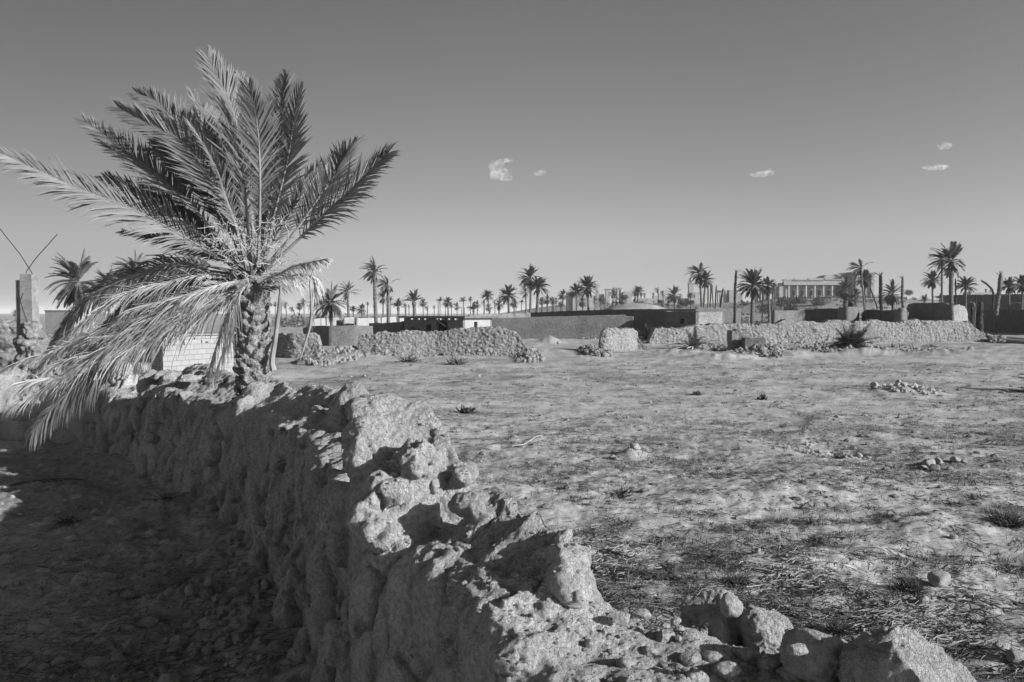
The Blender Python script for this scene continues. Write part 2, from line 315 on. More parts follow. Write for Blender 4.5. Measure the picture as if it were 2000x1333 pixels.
def wall_core(mb, u0, u1, n):
    u = np.linspace(u0, u1, n); P = cr(WC, u / (len(WC) - 1)); T = np.gradient(P, axis=0); T /= np.linalg.norm(T, axis=1)[:, None]
    Rn = np.stack([T[:, 1], -T[:, 0]], 1)               # towards the field (right when looking away)
    hl = np.interp(u, HK[:, 0], HK[:, 1]); hr = np.interp(u, HK[:, 0], HK[:, 2]); hw = np.interp(u, HK[:, 0], HK[:, 3]); nz = np.stack([u * 2.6, 0 * u, 0 * u], 1); hr = hr + .07 * fbm(nz, 4, 3, .6); hl = hl + .06 * fbm(nz + 9, 4, 5, .6)
    prof = [(-1.28, -.3, 0), (-1.22, .35, 0), (-1.12, .8, 0), (-1.06, .94, 0), (-.8, 1, 0), (-.3, 1.0, .16), (.2, 1.0, .48), (.62, 1, .95), (.85, 1.0, 1), (1.02, .93, 1), (1.2, .5, 1), (1.4, -.3, 1)]
    m = len(prof); V = np.zeros((n, m, 3))
    for q, (a, b, e) in enumerate(prof):
        top = hl * (1 - e) + hr * e; xy = P + Rn * (hw * a)[:, None]
        V[:, q, :2] = xy; V[:, q, 2] = np.where(b < 0, b, top * b)
    V = V.reshape(-1, 3); i, j = np.meshgrid(np.arange(n - 1), np.arange(m), indexing='ij'); i = i.ravel(); j = j.ravel(); k = (j + 1) % m
    mb.add(V, np.stack([i * m + j, (i + 1) * m + j, (i + 1) * m + k, i * m + k], 1)); base = mb.n - len(V)
    for e, s in ((0, 1), (n - 1, -1)):
        tri = np.array([(0, q, q + 1) for q in range(1, m - 1)]); tri = tri if s > 0 else tri[:, ::-1]; mb.F[3].append(tri + e * m + base)
    return P, Rn, hl, hr, hw, u
LUMPS = [  # px, py, Y, rx, ry, rz
    (686, 800, 5.12, .13, .15, .17), (722, 806, 4.92, .14, .14, .11), (735, 890, 4.80, .20, .22, .26), (812, 905, 4.52, .16, .17, .15), (765, 975, 4.48, .24, .20, .17), (735, 1030, 4.35, .15, .15, .12),
    (920, 985, 4.25, .12, .13, .07), (1090, 1135, 3.58, .09, .16, .17),
    (508, 785, 11.5, .29, .3, .32), (478, 810, 11.1, .15, .15, .28), (625, 805, 9.3, .2, .25, .18), (590, 800, 9.9, .22, .25, .2),
    (228, 750, 17.5, .40, .40, .62), (250, 770, 17.3, .33, .3, .5), (212, 800, 17.2, .25, .25, .4), (228, 815, 17.5, .5, .5, .7), (330, 735, 14.9, .3, .3, .12), (370, 742, 14.2, .3, .25, .10), (300, 760, 15.3, .3, .3, .35)]
Vs, Fq, nb = [], [], 0
for (u0, u1, n, vox, lo, hi) in ((0, 7.6, 90, .013, 0, 5.6), (7.2, 9.6, 30, .024, 5.2, 9.7), (9.3, 13, 60, .034, 9.2, 30)):
    mb = MB(); P, Rn, hl, hr, hw, u = wall_core(mb, u0, u1, n); rg = np.random.default_rng(int(u0 * 10) + 3)
    for (px, py, Yd, rx, ry, rz) in LUMPS:
        if lo <= Yd < hi or (px == 700): 
            if lo <= Yd < hi: lump(mb, at(px, py, Yd), (rx, ry, rz), int(px), 3, rg.random() * 3)
    Ls = np.linalg.norm(P[-1] - P[0]); nl = int(Ls * 7)
    for q in range(nl):                                  # bulges of the shaded face
        a = rg.integers(0, n); zz = rg.uniform(.1, .9) * hl[a]; off = hw[a] * (1.28 - .25 * zz / hl[a]); r = rg.uniform(.15, .30)
        c = P[a] - Rn[a] * (off - .085 + rg.uniform(-.03, .03)); lump(mb, (c[0], c[1], zz - .15), (r, r * .8, r * rg.uniform(1.0, 1.7)), q + 500, 3, rg.random() * 3)
    for q in range(int(Ls * 5)):                         # field side and crest
        a = rg.integers(0, n); zz = rg.uniform(.3, 1.0) * hr[a]; c = P[a] + Rn[a] * (hw[a] * (1.35 - .35 * zz / hr[a]) - .06); r = rg.uniform(.08, .18)
        lump(mb, (c[0], c[1], zz - .12), (r, r, r * 1.3), q + 900, 2)
    for q in range(int(Ls * (2 if u0 < 9 else 1))):
        a = rg.integers(0, n); e = rg.uniform(-1, 1); c = P[a] + Rn[a] * hw[a] * e; zt = hl[a] * (1 - e) / 2 + hr[a] * (1 + e) / 2; r = rg.uniform(.06, .13)
        lump(mb, (c[0], c[1], zt - .05), (r * 1.6, r, r * .6), q + 1500, 2, rg.random() * 3)
    V, Nn, Fa = remesh(mb, vox)
    W = V * np.array((1, 1, .66)) / .40 + .35 * np.stack([fbm(V / .4, 2, 50 + q) for q in range(3)], 1)
    f1, f2, idv = worley(W, 8); pil = np.clip((f2 - f1) / .45, 0, 1)
    side = 1 - np.clip(Nn[:, 2], 0, 1)
    side = 1 - np.clip(Nn[:, 2], 0, 1); top = 1 - side
    d = (.075 * (np.sqrt(pil) - .75) + .06 * (idv - .5)) * (.3 + .7 * side)
    g1, g2, gi = worley(V / .11 + .3 * fbm(V / .1, 2, 60)[:, None], 18)
    d += .010 * (np.clip((g2 - g1) / .6, 0, 1) - .5) + .04 * fbm(V / .28, 3, 23, .5) + (.028 + .004 * top) * fbm(V / .075, 4, 29, .75)
    rid = 1 - np.abs(fbm(V * np.array((1, 1, .38)) / .13, 3, 71, .55)) * 2.2; d += .030 * side * (rid - .5)
    d -= .055 * np.exp(-((f2 - f1) / .05) ** 2) * side * (idv > .2)
    V = V + Nn * (d * (.8 if lo < 5 else 1.25))[:, None]
    Vs.append(V); Fq.append(Fa + nb); nb += len(V)
me = mesh_np('mud_wall', np.vstack(Vs), np.vstack(Fq), True)
print('near wall faces', len(me.polygons))
tag(link('mud_wall', me, M['mud']), 'thick eroded mud wall running from the lower right corner away to the left', 'wall')

# ------------------------------------------------------------------ loose rocks
def rock_mesh(r, seed, sub=4, rough=.16, cuts=9, fine=.02):
    bm = bmesh.new(); bmesh.ops.create_icosphere(bm, subdivisions=sub, radius=1); V = np.array([v.co[:] for v in bm.verts]); Fa = np.array([[v.index for v in f.verts] for f in bm.faces]); bm.free()
    rg = np.random.default_rng(seed)
    for q in range(cuts):
        n = rg.normal(size=3); n /= np.linalg.norm(n); hh = .55 + .3 * rg.random(); d = V @ n; V = V - np.outer(np.clip(d - hh, 0, None) * .93, n)
    V = V * (1 + rough * fbm(V * 1.3 + seed, 3, seed % 91) + fine * fbm(V * 7 + seed, 4, seed % 83, .7))[:, None]
    V = V / np.abs(V).max(0) * np.array(r)
    return mesh_np('rock', V, Fa, True)
wob = bpy.data.objects['mud_wall']; dgr = bpy.context.evaluated_depsgraph_get(); G1 = 'stones lying on the crest of the near wall'
def rock(px, py, Y, rx, ry, rz, label, seed, name='rock', cat='rock', group=None, mat='rock', rot=(0, 0, 0), sub=4, rough=.16, cuts=9, fine=.03):
    p = at(px, py, Y) if Y else gnd(px, py)
    if group == G1:
        hit, loc, nn, _ = wob.ray_cast(Vector((0, 0, HC)), Vector(ray(px, py)).normalized())
        if hit and loc.y < 9: p = np.array(loc) + np.array((0, 0, rz * .35))
    o = link(name, rock_mesh((rx, ry, rz), seed, sub, rough, cuts, fine), M[mat], None, p); o.rotation_euler = rot
    return tag(o, label, cat, group)
G1 = 'stones lying on the crest of the near wall'
rock(1392, 1222, 3.5, .145, .17, .17, 'big rounded clod on the near wall, left of the pair near the bottom', 11, 'clod', 'clod', mat='mud', sub=6, rough=.2, cuts=5, fine=.09)
rock(1487, 1250, 3.4, .14, .17, .15, 'big sloping clod on the near wall, right of the rounded clod', 12, 'clod', 'clod', mat='mud', sub=6, rough=.2, cuts=6, fine=.09, rot=(0, .35, .2))
rock(1428, 1180, 3.38, .05, .05, .06, 'smooth pale cobble wedged between the two big clods', 13, group=G1, sub=4, cuts=5, fine=.0)
rock(1775, 1338, 2.85, .25, .22, .18, 'largest clod on the near wall at the bottom right corner', 14, 'clod', 'clod', mat='mud', sub=6, rough=.2, cuts=5, fine=.09, rot=(0, .3, -.2))
rock(1590, 1276, 3.05, .14, .12, .10, 'flattened clod between the sloping clod and the largest clod', 15, 'clod', 'clod', mat='mud', sub=5, rough=.2, cuts=6, fine=.04)
rock(1555, 1268, 2.85, .045, .03, .02, 'pale flat stone chip resting on the flattened clod', 16, group=G1)
rock(1255, 1200, 3.3, .05, .035, .022, 'pale flat stone perched on the wall rim above the gap', 17, group=G1)
rock(1210, 1212, 3.3, .06, .03, .03, 'long low stone beside the perched flat stone', 18, group=G1)
rock(1298, 1248, 3.15, .045, .035, .03, 'whitish wedge shaped stone on the lit crest', 19, group=G1)
rock(1320, 1215, 3.3, .024, .022, .022, 'round grey pebble touching the rounded clod', 20, group=G1)
rock(1325, 1232, 3.25, .026, .02, .018, 'flat grey pebble below the round pebble', 21, group=G1)
rock(1325, 1250, 3.12, .016, .016, .016, 'small dark pebble on the tip of the wedge stone', 22, group=G1)
rock(1300, 1222, 3.3, .022, .018, .014, 'pebble in the shadow left of the round pebble', 23, group=G1)
rock(1392, 1285, 2.95, .05, .035, .025, 'oval stone standing on the crest below the rounded clod', 24, group=G1)
rock(1455, 1283, 2.95, .04, .03, .028, 'angular stone below the sloping clod', 25, group=G1)
rock(1180, 1240, 3.1, .016, .012, .02, 'small upright stone chip on the lit crest', 26, group=G1)
rock(1150, 1262, 3.0, .02, .018, .022, 'stubby stone above the crack in the wall', 27, group=G1)
rock(1128, 1168, 3.45, .025, .015, .03, 'pointed pale shard at the foot of the standing slab', 28, group=G1)
rock(912, 1072, 3.75, .045, .03, .022, 'pale flat stone in the middle of the wall crest', 29, group=G1)
rock(1008, 1128, 3.5, .022, .014, .02, 'pale triangular chip on the rubbly crest', 30, group=G1)
rock(1041, 1206, 3.2, .013, .01, .02, 'white chip sticking out of the shaded face', 31, group=G1)
rock(718, 1040, 4.3, .05, .035, .05, 'pale stone sticking out below the tall block of the wall', 32, group=G1)
rock(850, 957, 4.45, .03, .03, .05, 'upright stone bridging the dark hollow in the wall', 33, group=G1)
for q, (px, py, Y, a_, lb) in enumerate(((1350, 1292, 2.95, .05, 'squat rubble stone in front of the rounded clod'), (1420, 1318, 2.8, .06, 'broad rubble stone low in front of the oval stone'), (1500, 1300, 2.85, .055, 'rubble stone below the sloping clod'), (1540, 1322, 2.75, .05, 'blunt rubble stone left of the largest clod'), (1600, 1322, 2.75, .05, 'pale pointed rubble stone against the largest clod'), (1270, 1275, 3.0, .04, 'low rubble stone below the wedge stone'), (1225, 1300, 2.9, .045, 'rubble stone near the frame bottom below the crest gap'), (1640, 1262, 3.1, .05, 'small stone tucked behind the largest clod'), (1545, 1245, 3.3, .05, 'small stone at the right foot of the sloping clod'), (1360, 1330, 2.75, .05, 'half cut stone at the bottom edge'))): rock(px, py, Y, a_, a_ * .8, a_ * .65, lb, 200 + q, group=G1, mat='mud', sub=4, cuts=7, fine=.06)
rng = np.random.default_rng(5)
mb = MB()                                                # crumbs on the crest
ico = bmesh.new(); bmesh.ops.create_icosphere(ico, subdivisions=1, radius=1); IV = np.array([v.co[:] for v in ico.verts]); IF = np.array([[v.index for v in f.verts] for f in ico.faces]); ico.free()
def crumbs(mb, P, r, rng):
    for p, q in zip(P, r):
        V = IV * (1 + .5 * (rng.random((len(IV), 1)) - .5)) * q * np.array((1.2, 1, .75)) * (.7 + .6 * rng.random(3)); mb.add(V + p, IF)
dgr = bpy.context.evaluated_depsgraph_get()
wob = bpy.data.objects['mud_wall']; pts = []; rad = []
for q in range(3600):
    u = rng.uniform(.5, 12.5) if q % 3 else rng.uniform(.8, 6.5); p = cr(WC, np.array([u / 13]))[0]; p2 = cr(WC, np.array([(u + .02) / 13]))[0]; t = (p2 - p) / np.linalg.norm(p2 - p); n = np.array((t[1], -t[0]))
    hw = np.interp(u, HK[:, 0], HK[:, 3]); p = p + n * hw * rng.uniform(-1.25, 1.25)
    hit, loc, nn, _ = wob.ray_cast(Vector((p[0], p[1], 4)), Vector((0, 0, -1)))
    if hit and nn.z > .55: pts.append(np.array(loc)); rad.append(.003 + .014 * rng.random() ** 5)
crumbs(mb, pts, rad, rng); tag(mb.build('wall_crumbs', M['rock']), 'loose grit and stone crumbs on the crest of the near wall', 'rubble', kind='stuff')

# ------------------------------------------------------------------ generic standing walls
def stand_wall(name, label, pts, thick, mat, cell=.22, amp=.07, res=.08, ragged=.12, group=None, base=-.4, cat='wall', plumb=False, flat_top=False, seed=1):
    """pts: (px, y_top, depth) control points; the wall really stands on the ground at those depths"""
    W = np.array([at(a, b, d) for a, b, d in pts]); L2 = np.concatenate([[0], np.cumsum(np.linalg.norm(np.diff(W[:, :2], axis=0), axis=1))])
    n = max(6, int(L2[-1] / res)); s = np.linspace(0, L2[-1], n); P = np.stack([np.interp(s, L2, W[:, q]) for q in range(3)], 1)
    T = np.gradient(P[:, :2], axis=0); T /= np.linalg.norm(T, axis=1)[:, None]; Nf = np.stack([T[:, 1], -T[:, 0]], 1)
    H = P[:, 2] + ragged * fbm(np.stack([s / .6, 0 * s, 0 * s + seed], 1), 4, seed, .6)
    hmax = H.max() - base; m = max(4, int(hmax / res)); mt = max(2, int(thick / res))
    prof = [(-1, q / m) for q in range(m + 1)] + [(-1 + 2 * q / (mt), 1) for q in range(1, mt)] + [(1, 1 - q / m) for q in range(m + 1)]
    prof = np.array(prof); k = len(prof)
    off = -prof[:, 0] * thick / 2 * (1 + .12 * (1 - prof[:, 1]))
    V = np.zeros((n, k, 3)); V[:, :, :2] = P[:, None, :2] + Nf[:, None] * off[None, :, None]; V[:, :, 2] = base + (H[:, None] - base) * prof[None, :, 1]
    Nr = np.zeros((n, k, 3)); Nr[:, :, :2] = Nf[:, None] * (-prof[:, 0])[None, :, None]; tp = (prof[:, 1] >= .999); Nr[:, tp, 2] = 1
    Nr /= np.linalg.norm(Nr, axis=2)[:, :, None] + 1e-9
    V = V.reshape(-1, 3); Nr = Nr.reshape(-1, 3)
    f1, f2, idv = worley(V / cell + .25 * fbm(V / cell, 2, seed)[:, None], seed + 3)
    msk = sstep(-.25, .3, fbm(V / 1.6, 3, seed + 40)); V2 = V * np.array((1, 1, 1.5)) / (cell * 1.9) + .3 * fbm(V / (cell * 2), 2, seed + 5)[:, None]; h1, h2, hid = worley(V2, seed + 50)
    st = (np.sqrt(np.clip((f2 - f1) / .5, 0, 1)) - .6 + .8 * (idv - .5)) * msk + (1 - msk) * 1.2 * (np.sqrt(np.clip((h2 - h1) / .5, 0, 1)) - .6 + .8 * (hid - .5)); st = st * (.4 + .6 * sstep(-.35, .15, fbm(V / 2.3, 3, seed + 60)))
    d = amp * st + amp * .9 * fbm(V / .9, 3, seed + 9) + amp * .7 * fbm(V / (cell * .5), 3, seed + 14, .6)
    V = V + Nr * d[:, None]
    i, j = np.meshgrid(np.arange(n - 1), np.arange(k), indexing='ij'); i = i.ravel(); j = j.ravel(); q = (j + 1) % k
    Fa = np.stack([i * k + j, i * k + q, (i + 1) * k + q, (i + 1) * k + j], 1)
    caps = []
    for e, sg in ((0, 1), (n - 1, -1)):                   # bridge the end profile left to right
        for a in range(m):
            quad = (e * k + a, e * k + a + 1, e * k + k - 2 - a, e * k + k - 1 - a); caps.append(quad[::-1] if sg > 0 else quad)
    me = mesh_np(name, V, [Fa, np.array(caps)], True)
    return tag(link(name, me, M[mat]), label, cat, group)
GW = 'rubble stone walls across the field'
stand_wall('rubble_wall', 'rubble wall fragment directly right of the large palm trunk', [(470, 660, 54), (540, 655, 54), (575, 651, 53), (605, 652, 53), (622, 653, 53), (627, 672, 53)], .7, 'rubble', group=GW, seed=2, ragged=.26, cell=.17, amp=.085, res=.055)
stand_wall('rubble_wall', 'long pale rubble wall in front of the flat roofed hut', [(699, 682, 56.5), (703, 655, 56.5), (760, 650, 56.5), (850, 648, 57), (900, 646, 57), (930, 641, 57), (975, 641, 57), (1008, 647, 57), (1018, 660, 57), (1030, 682, 57), (1042, 690, 57)], .8, 'rubble', group=GW, seed=3, ragged=.26, cell=.17, amp=.085, res=.055)
stand_wall('rubble_wall', 'short rubble wall with a sloping right end beside the gap', [(1170, 668, 64), (1174, 645, 64), (1182, 640, 64), (1222, 641, 65), (1238, 650, 66), (1252, 668, 66), (1268, 681, 66)], .8, 'rubble', group=GW, seed=4, ragged=.26, cell=.17, amp=.085, res=.055)
stand_wall('rubble_wall', 'longest rubble wall, crossing the right half of the field edge', [(1264, 668, 77.0), (1275, 645, 77.1), (1290, 639, 77.3), (1305, 644, 77.4), (1350, 638, 77.9), (1420, 631, 78.7), (1460, 634, 79.1), (1500, 634, 79.5), (1535, 623, 79.9), (1560, 629, 80.1), (1600, 630, 80.6), (1625, 624, 80.8), (1660, 630, 81.2), (1700, 626, 81.6), (1750, 631, 82.2), (1785, 624, 82.5), (1800, 628, 82.7), (1840, 627, 83.1), (1888, 628, 83.6), (1896, 640, 83.7), (1908, 648, 83.8), (1918, 660, 83.9), (1928, 665, 84.0)], .9, 'rubble', group=GW, seed=5, ragged=.26, cell=.22, amp=.10, res=.075)
GM = 'mud plastered enclosure walls beyond the rubble walls'
stand_wall('enclosure_wall', 'low curved grey wall behind the gap beside the large palm', [(596, 641, 84), (606, 638, 79), (618, 637, 75), (645, 637, 73), (690, 636, 74), (725, 637, 76)], .45, 'plaster', cell=.5, amp=.02, res=.15, ragged=.04, group=GM, seed=6)
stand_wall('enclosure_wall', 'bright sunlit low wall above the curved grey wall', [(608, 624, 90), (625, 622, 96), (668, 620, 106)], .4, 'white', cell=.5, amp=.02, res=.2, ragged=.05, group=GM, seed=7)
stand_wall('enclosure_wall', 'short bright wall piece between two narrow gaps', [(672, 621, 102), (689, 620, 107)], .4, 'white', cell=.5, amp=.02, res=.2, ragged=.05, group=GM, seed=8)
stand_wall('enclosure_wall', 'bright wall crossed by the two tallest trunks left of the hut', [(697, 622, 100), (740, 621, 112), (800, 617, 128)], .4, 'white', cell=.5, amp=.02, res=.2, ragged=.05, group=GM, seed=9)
stand_wall('enclosure_wall', 'dark broken wall joining the left side of the hut', [(724, 632, 91), (745, 632, 89), (770, 630, 86), (788, 628, 85)], .4, 'plaster', cell=.4, amp=.04, res=.12, ragged=.08, group=GM, seed=10)
stand_wall('enclosure_wall', 'long smooth grey wall behind the gap in the middle', [(905, 623, 93), (1000, 621, 93.3), (1100, 618, 93.6), (1190, 616, 93.8), (1221, 615, 94), (1222, 618, 94), (1237, 618, 94)], .5, 'plaster', cell=.35, amp=.02, res=.13, ragged=.04, group=GM, seed=11)
stand_wall('rubble_wall', 'low distant rubble wall right behind the hut roof', [(915, 616, 128), (960, 614, 130), (1035, 611, 132)], .6, 'rubble', group=GW, seed=12, cell=.5, amp=.15, res=.2)
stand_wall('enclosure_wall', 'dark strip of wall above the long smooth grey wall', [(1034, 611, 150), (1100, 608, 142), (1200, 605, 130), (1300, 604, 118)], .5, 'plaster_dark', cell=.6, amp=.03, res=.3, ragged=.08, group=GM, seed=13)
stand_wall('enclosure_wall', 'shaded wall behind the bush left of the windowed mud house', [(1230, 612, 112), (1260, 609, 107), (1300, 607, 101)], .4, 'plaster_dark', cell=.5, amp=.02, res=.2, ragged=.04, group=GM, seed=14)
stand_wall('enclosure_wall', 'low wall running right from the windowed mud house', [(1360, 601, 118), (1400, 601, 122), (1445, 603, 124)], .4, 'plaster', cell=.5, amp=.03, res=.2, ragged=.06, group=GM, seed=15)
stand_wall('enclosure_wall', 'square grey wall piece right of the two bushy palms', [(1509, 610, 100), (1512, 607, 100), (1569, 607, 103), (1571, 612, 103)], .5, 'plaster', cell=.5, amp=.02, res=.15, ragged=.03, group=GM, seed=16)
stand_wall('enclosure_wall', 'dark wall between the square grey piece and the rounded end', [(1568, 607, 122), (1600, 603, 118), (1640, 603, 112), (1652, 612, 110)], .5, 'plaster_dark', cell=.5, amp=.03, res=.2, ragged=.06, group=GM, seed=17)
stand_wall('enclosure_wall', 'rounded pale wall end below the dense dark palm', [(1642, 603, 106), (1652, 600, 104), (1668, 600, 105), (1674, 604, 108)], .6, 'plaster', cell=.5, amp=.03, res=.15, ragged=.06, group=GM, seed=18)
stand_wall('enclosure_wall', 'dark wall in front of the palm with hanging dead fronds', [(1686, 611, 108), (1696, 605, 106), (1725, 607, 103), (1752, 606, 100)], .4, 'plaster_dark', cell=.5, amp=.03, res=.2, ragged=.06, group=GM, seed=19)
stand_wall('enclosure_wall', 'broken wall stub with a notched bright right edge', [(1750, 606, 99), (1760, 602, 98), (1768, 606, 99), (1773, 618, 101)], .5, 'plaster', cell=.4, amp=.05, res=.12, ragged=.15, group=GM, seed=20)
stand_wall('enclosure_wall', 'blocky dark wall left of the tallest right hand palm', [(1773, 610, 108), (1780, 594, 106), (1792, 592, 103), (1850, 592, 98), (1856, 598, 97)], .7, 'plaster', cell=.5, amp=.03, res=.15, ragged=.07, group=GM, seed=21)
stand_wall('enclosure_wall', 'broken sloping wall right of the tallest right hand palm', [(1857, 600, 104), (1868, 596, 105), (1880, 600, 108), (1886, 612, 110)], .6, 'rubble', cell=.4, amp=.08, res=.15, ragged=.15, group=GM, seed=22)
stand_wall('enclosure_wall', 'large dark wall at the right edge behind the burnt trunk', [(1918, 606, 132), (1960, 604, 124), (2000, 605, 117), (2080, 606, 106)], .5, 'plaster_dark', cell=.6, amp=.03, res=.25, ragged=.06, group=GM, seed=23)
stand_wall('enclosure_wall', 'tall far dark wall spanning the right hand skyline', [(1842, 577, 225), (1900, 576, 212), (1990, 575, 198), (2080, 578, 185)], .6, 'plaster_dark', cell=1.2, amp=.05, res=.5, ragged=.2, group=GM, seed=24)
stand_wall('enclosure_wall', 'middle dark wall below the far skyline wall on the right', [(1868, 590, 170), (1890, 589, 168), (1902, 592, 166), (1904, 600, 165)], .5, 'plaster', cell=.8, amp=.05, res=.35, ragged=.2, group=GM, seed=25)
stand_wall('enclosure_wall', 'grey wall behind the leaning dead trunks at the right edge', [(1945, 596, 160), (1960, 592, 156), (1985, 592, 150), (2060, 600, 138)], .5, 'plaster', cell=.8, amp=.05, res=.35, ragged=.2, group=GM, seed=26)
stand_wall('yard_wall', 'shaded lumpy wall closing the dark yard on the left', [(-140, 742, 18.4), (-60, 735, 18.8), (0, 728, 19.2), (55, 735, 19.4), (110, 748, 19.4), (150, 742, 19.2), (190, 720, 18.6)], .6, 'mud', cell=.4, amp=.10, res=.05, ragged=.15, seed=27)
stand_wall('rubble_wall', 'high rough rubble wall at the left edge below the pillar', [(-120, 622, 27), (-40, 620, 28), (0, 622, 28.5), (22, 626, 28.5), (45, 640, 28.5), (95, 668, 28.5), (140, 690, 28)], 1.0, 'rubble', cell=.35, amp=.15, res=.06, ragged=.2, group=GW, seed=28)
stand_wall('rubble_wall', 'low sunlit rubble ridge below the left pillar', [(-100, 692, 24), (-20, 690, 24), (40, 700, 24), (110, 705, 24)], 1.4, 'rubble', cell=.35, amp=.12, res=.06, ragged=.2, group=GW, seed=29)
stand_wall('ruined_pillar', 'stump of a ruined mud wall behind the drooping dead fronds', [(180, 640, 21.5), (192, 630, 21.5), (205, 655, 21.5), (222, 656, 21.5), (228, 680, 21.5)], .5, 'mud', cell=.3, amp=.08, res=.05, ragged=.2, cat='pillar', seed=30)
stand_wall('rubble_wall', 'pale rubble wall between the left pillar and the palm fronds', [(95, 655, 33), (150, 650, 33), (230, 655, 33), (290, 668, 33)], .8, 'rubble', cell=.3, amp=.1, res=.08, ragged=.2, group=GW, seed=31)

# ------------------------------------------------------------------ panels with real openings
def panel(mb, x0, x1, z0, z1, y0, y1, holes=()):
    xs = sorted({x0, x1, *[h[0] for h in holes], *[h[1] for h in holes]}); zs = sorted({z0, z1, *[h[2] for h in holes], *[h[3] for h in holes]})
    for a, b in zip(xs, xs[1:]):
        for c, d in zip(zs, zs[1:]):
            if any(h[0] <= a and b <= h[1] and h[2] <= c and d <= h[3] for h in holes): continue
            mb.box(((a + b) / 2, (y0 + y1) / 2, (c + d) / 2), (b - a, y1 - y0, d - c))
def frame2(pl, dl, pr, dr, py=612):                       # local frame with x along the front, origin at its left ground corner
    a = at(pl, py, dl); b = at(pr, py, dr); v = b[:2] - a[:2]; return a, float(np.linalg.norm(v)), math.atan2(v[1], v[0])
def ztop(py, d): return at(1000, py, d)[2]
def rbox(mb, c, d, amp=.03, seed=1, cuts=7, taper=0.0):
    b = bmesh.new(); bmesh.ops.create_cube(b, size=1); bmesh.ops.subdivide_edges(b, edges=b.edges[:], cuts=cuts, use_grid_fill=True); bmesh.ops.triangulate(b, faces=b.faces[:])
    V = np.array([v.co[:] for v in b.verts]); Fa = np.array([[v.index for v in f.verts] for f in b.faces]); b.free()
    V[:, :2] *= (1 - taper * (V[:, 2:3] + .5)); V = V * np.array(d); n = V / (np.linalg.norm(V, axis=1)[:, None] + 1e-9); V = V + n * amp * (fbm(V / .25 + seed * 3.1, 3, seed) + 1.2 * fbm(V / 1.0 + seed, 2, seed + 3))[:, None]
    mb.add(V + np.array(c), Fa)
# flat roofed hut
a, Lw, rz = frame2(789, 84, 904, 80); H = ztop(622, 81)
hut = empty('mud_hut', (a[0], a[1], 0), 'low flat roofed mud hut with a dark arched opening behind the long pale wall', 'hut', rz=rz)
sx = lambda px: Lw * (px - 789) / 115.0
zz = lambda py: ztop(py, 81)
mb = MB(); holes = [(sx(804), sx(810), -.2, zz(640)), (sx(832), sx(844), zz(647), zz(635)), (sx(854), sx(875), -.2, zz(627))]
panel(mb, 0, Lw, -.2, H, 0, .35, holes); mb.build('wall', M['plaster'], hut)
mb = MB(); panel(mb, 0, Lw, -.2, H, 5.0, 5.3); mb.box((.17, 2.65, H / 2 - .1), (.3, 4.7, H + .2)); mb.box((Lw / 2, 2.65, -.05), (Lw - .6, 4.7, .1)); mb.build('back_wall', M['plaster'], hut)
mb = MB(); q = Lw
for (y0, y1, z0, z1) in ((0.36, 2.0, -.2, H), (2.0, 2.6, -.2, H * .55), (2.0, 2.6, H * .85, H), (2.6, 5.0, -.2, H)): mb.box((q - .15, (y0 + y1) / 2, (z0 + z1) / 2), (.3, y1 - y0, z1 - z0))
mb.build('side_wall', M['white'], hut)
mb = MB(); mb.box((Lw / 2 + .1, 2.6, H + .11), (Lw + .9, 6.1, .2)); rm = mb.build('roof', M['plaster'], hut)
rg = np.random.default_rng(8)
for px in (812, 826, 838, 862, 868, 884, 896):
    mb = MB(); mb.box((sx(px), -.12, H - .09), (.16, 1.2, .16)); mb.build('roof_beam', M['wood'], hut)
mb = MB(); th = np.linspace(0, np.pi, 13); xm = (sx(854) + sx(875)) / 2; hw_ = (sx(875) - sx(854)) / 2      # arch spandrels
zt = zz(627); 
for q in range(12):
    x0 = xm + hw_ * math.cos(th[q]); x1 = xm + hw_ * math.cos(th[q + 1]); z = zt - hw_ * .55 + hw_ * .55 * max(math.sin(th[q]), math.sin(th[q + 1]))
    mb.box(((x0 + x1) / 2, .17, (z + zt + .03) / 2), (abs(x1 - x0) + .004, .28, zt - z + .03))
mb.build('arch', M['plaster'], hut)
mb = MB(); mb.tube([(sx(856), -.05, zt + .1), (sx(864), -.1, zt - .25), (sx(872), -.05, zt - .55)], .06, 6); mb.build('broken_beam', M['wood'], hut)
# windowed mud house
a, Lw, rz = frame2(1296, 92, 1359, 88); H = ztop(604.5, 90); z2 = lambda py: ztop(py, 90); s2 = lambda px: Lw * (px - 1296) / 63.0
hs = empty('mud_house', (a[0], a[1], 0), 'square dark mud house with one small window in the middle distance', 'house', rz=rz)
mb = MB(); panel(mb, 0, Lw, -.3, H - .25, 0, .35, [(s2(1329), s2(1337), z2(633), z2(623))]); mb.build('wall', M['plaster'], hs)
mb = MB(); mb.box((.17, 2.4, H / 2 - .3), (.3, 4.1, H)); mb.box((Lw / 2, 4.6, H / 2 - .3), (Lw, .3, H)); mb.build('back_wall', M['plaster'], hs)
mb = MB(); mb.box((Lw - .13, 2.4, H / 2 - .3), (.3, 4.0, H)); mb.build('side_wall', M['rubble'], hs)
mb = MB(); mb.box((Lw / 2, 2.3, H - .1), (Lw + .5, 5.2, .22)); mb.build('roof', M['plaster'], hs)
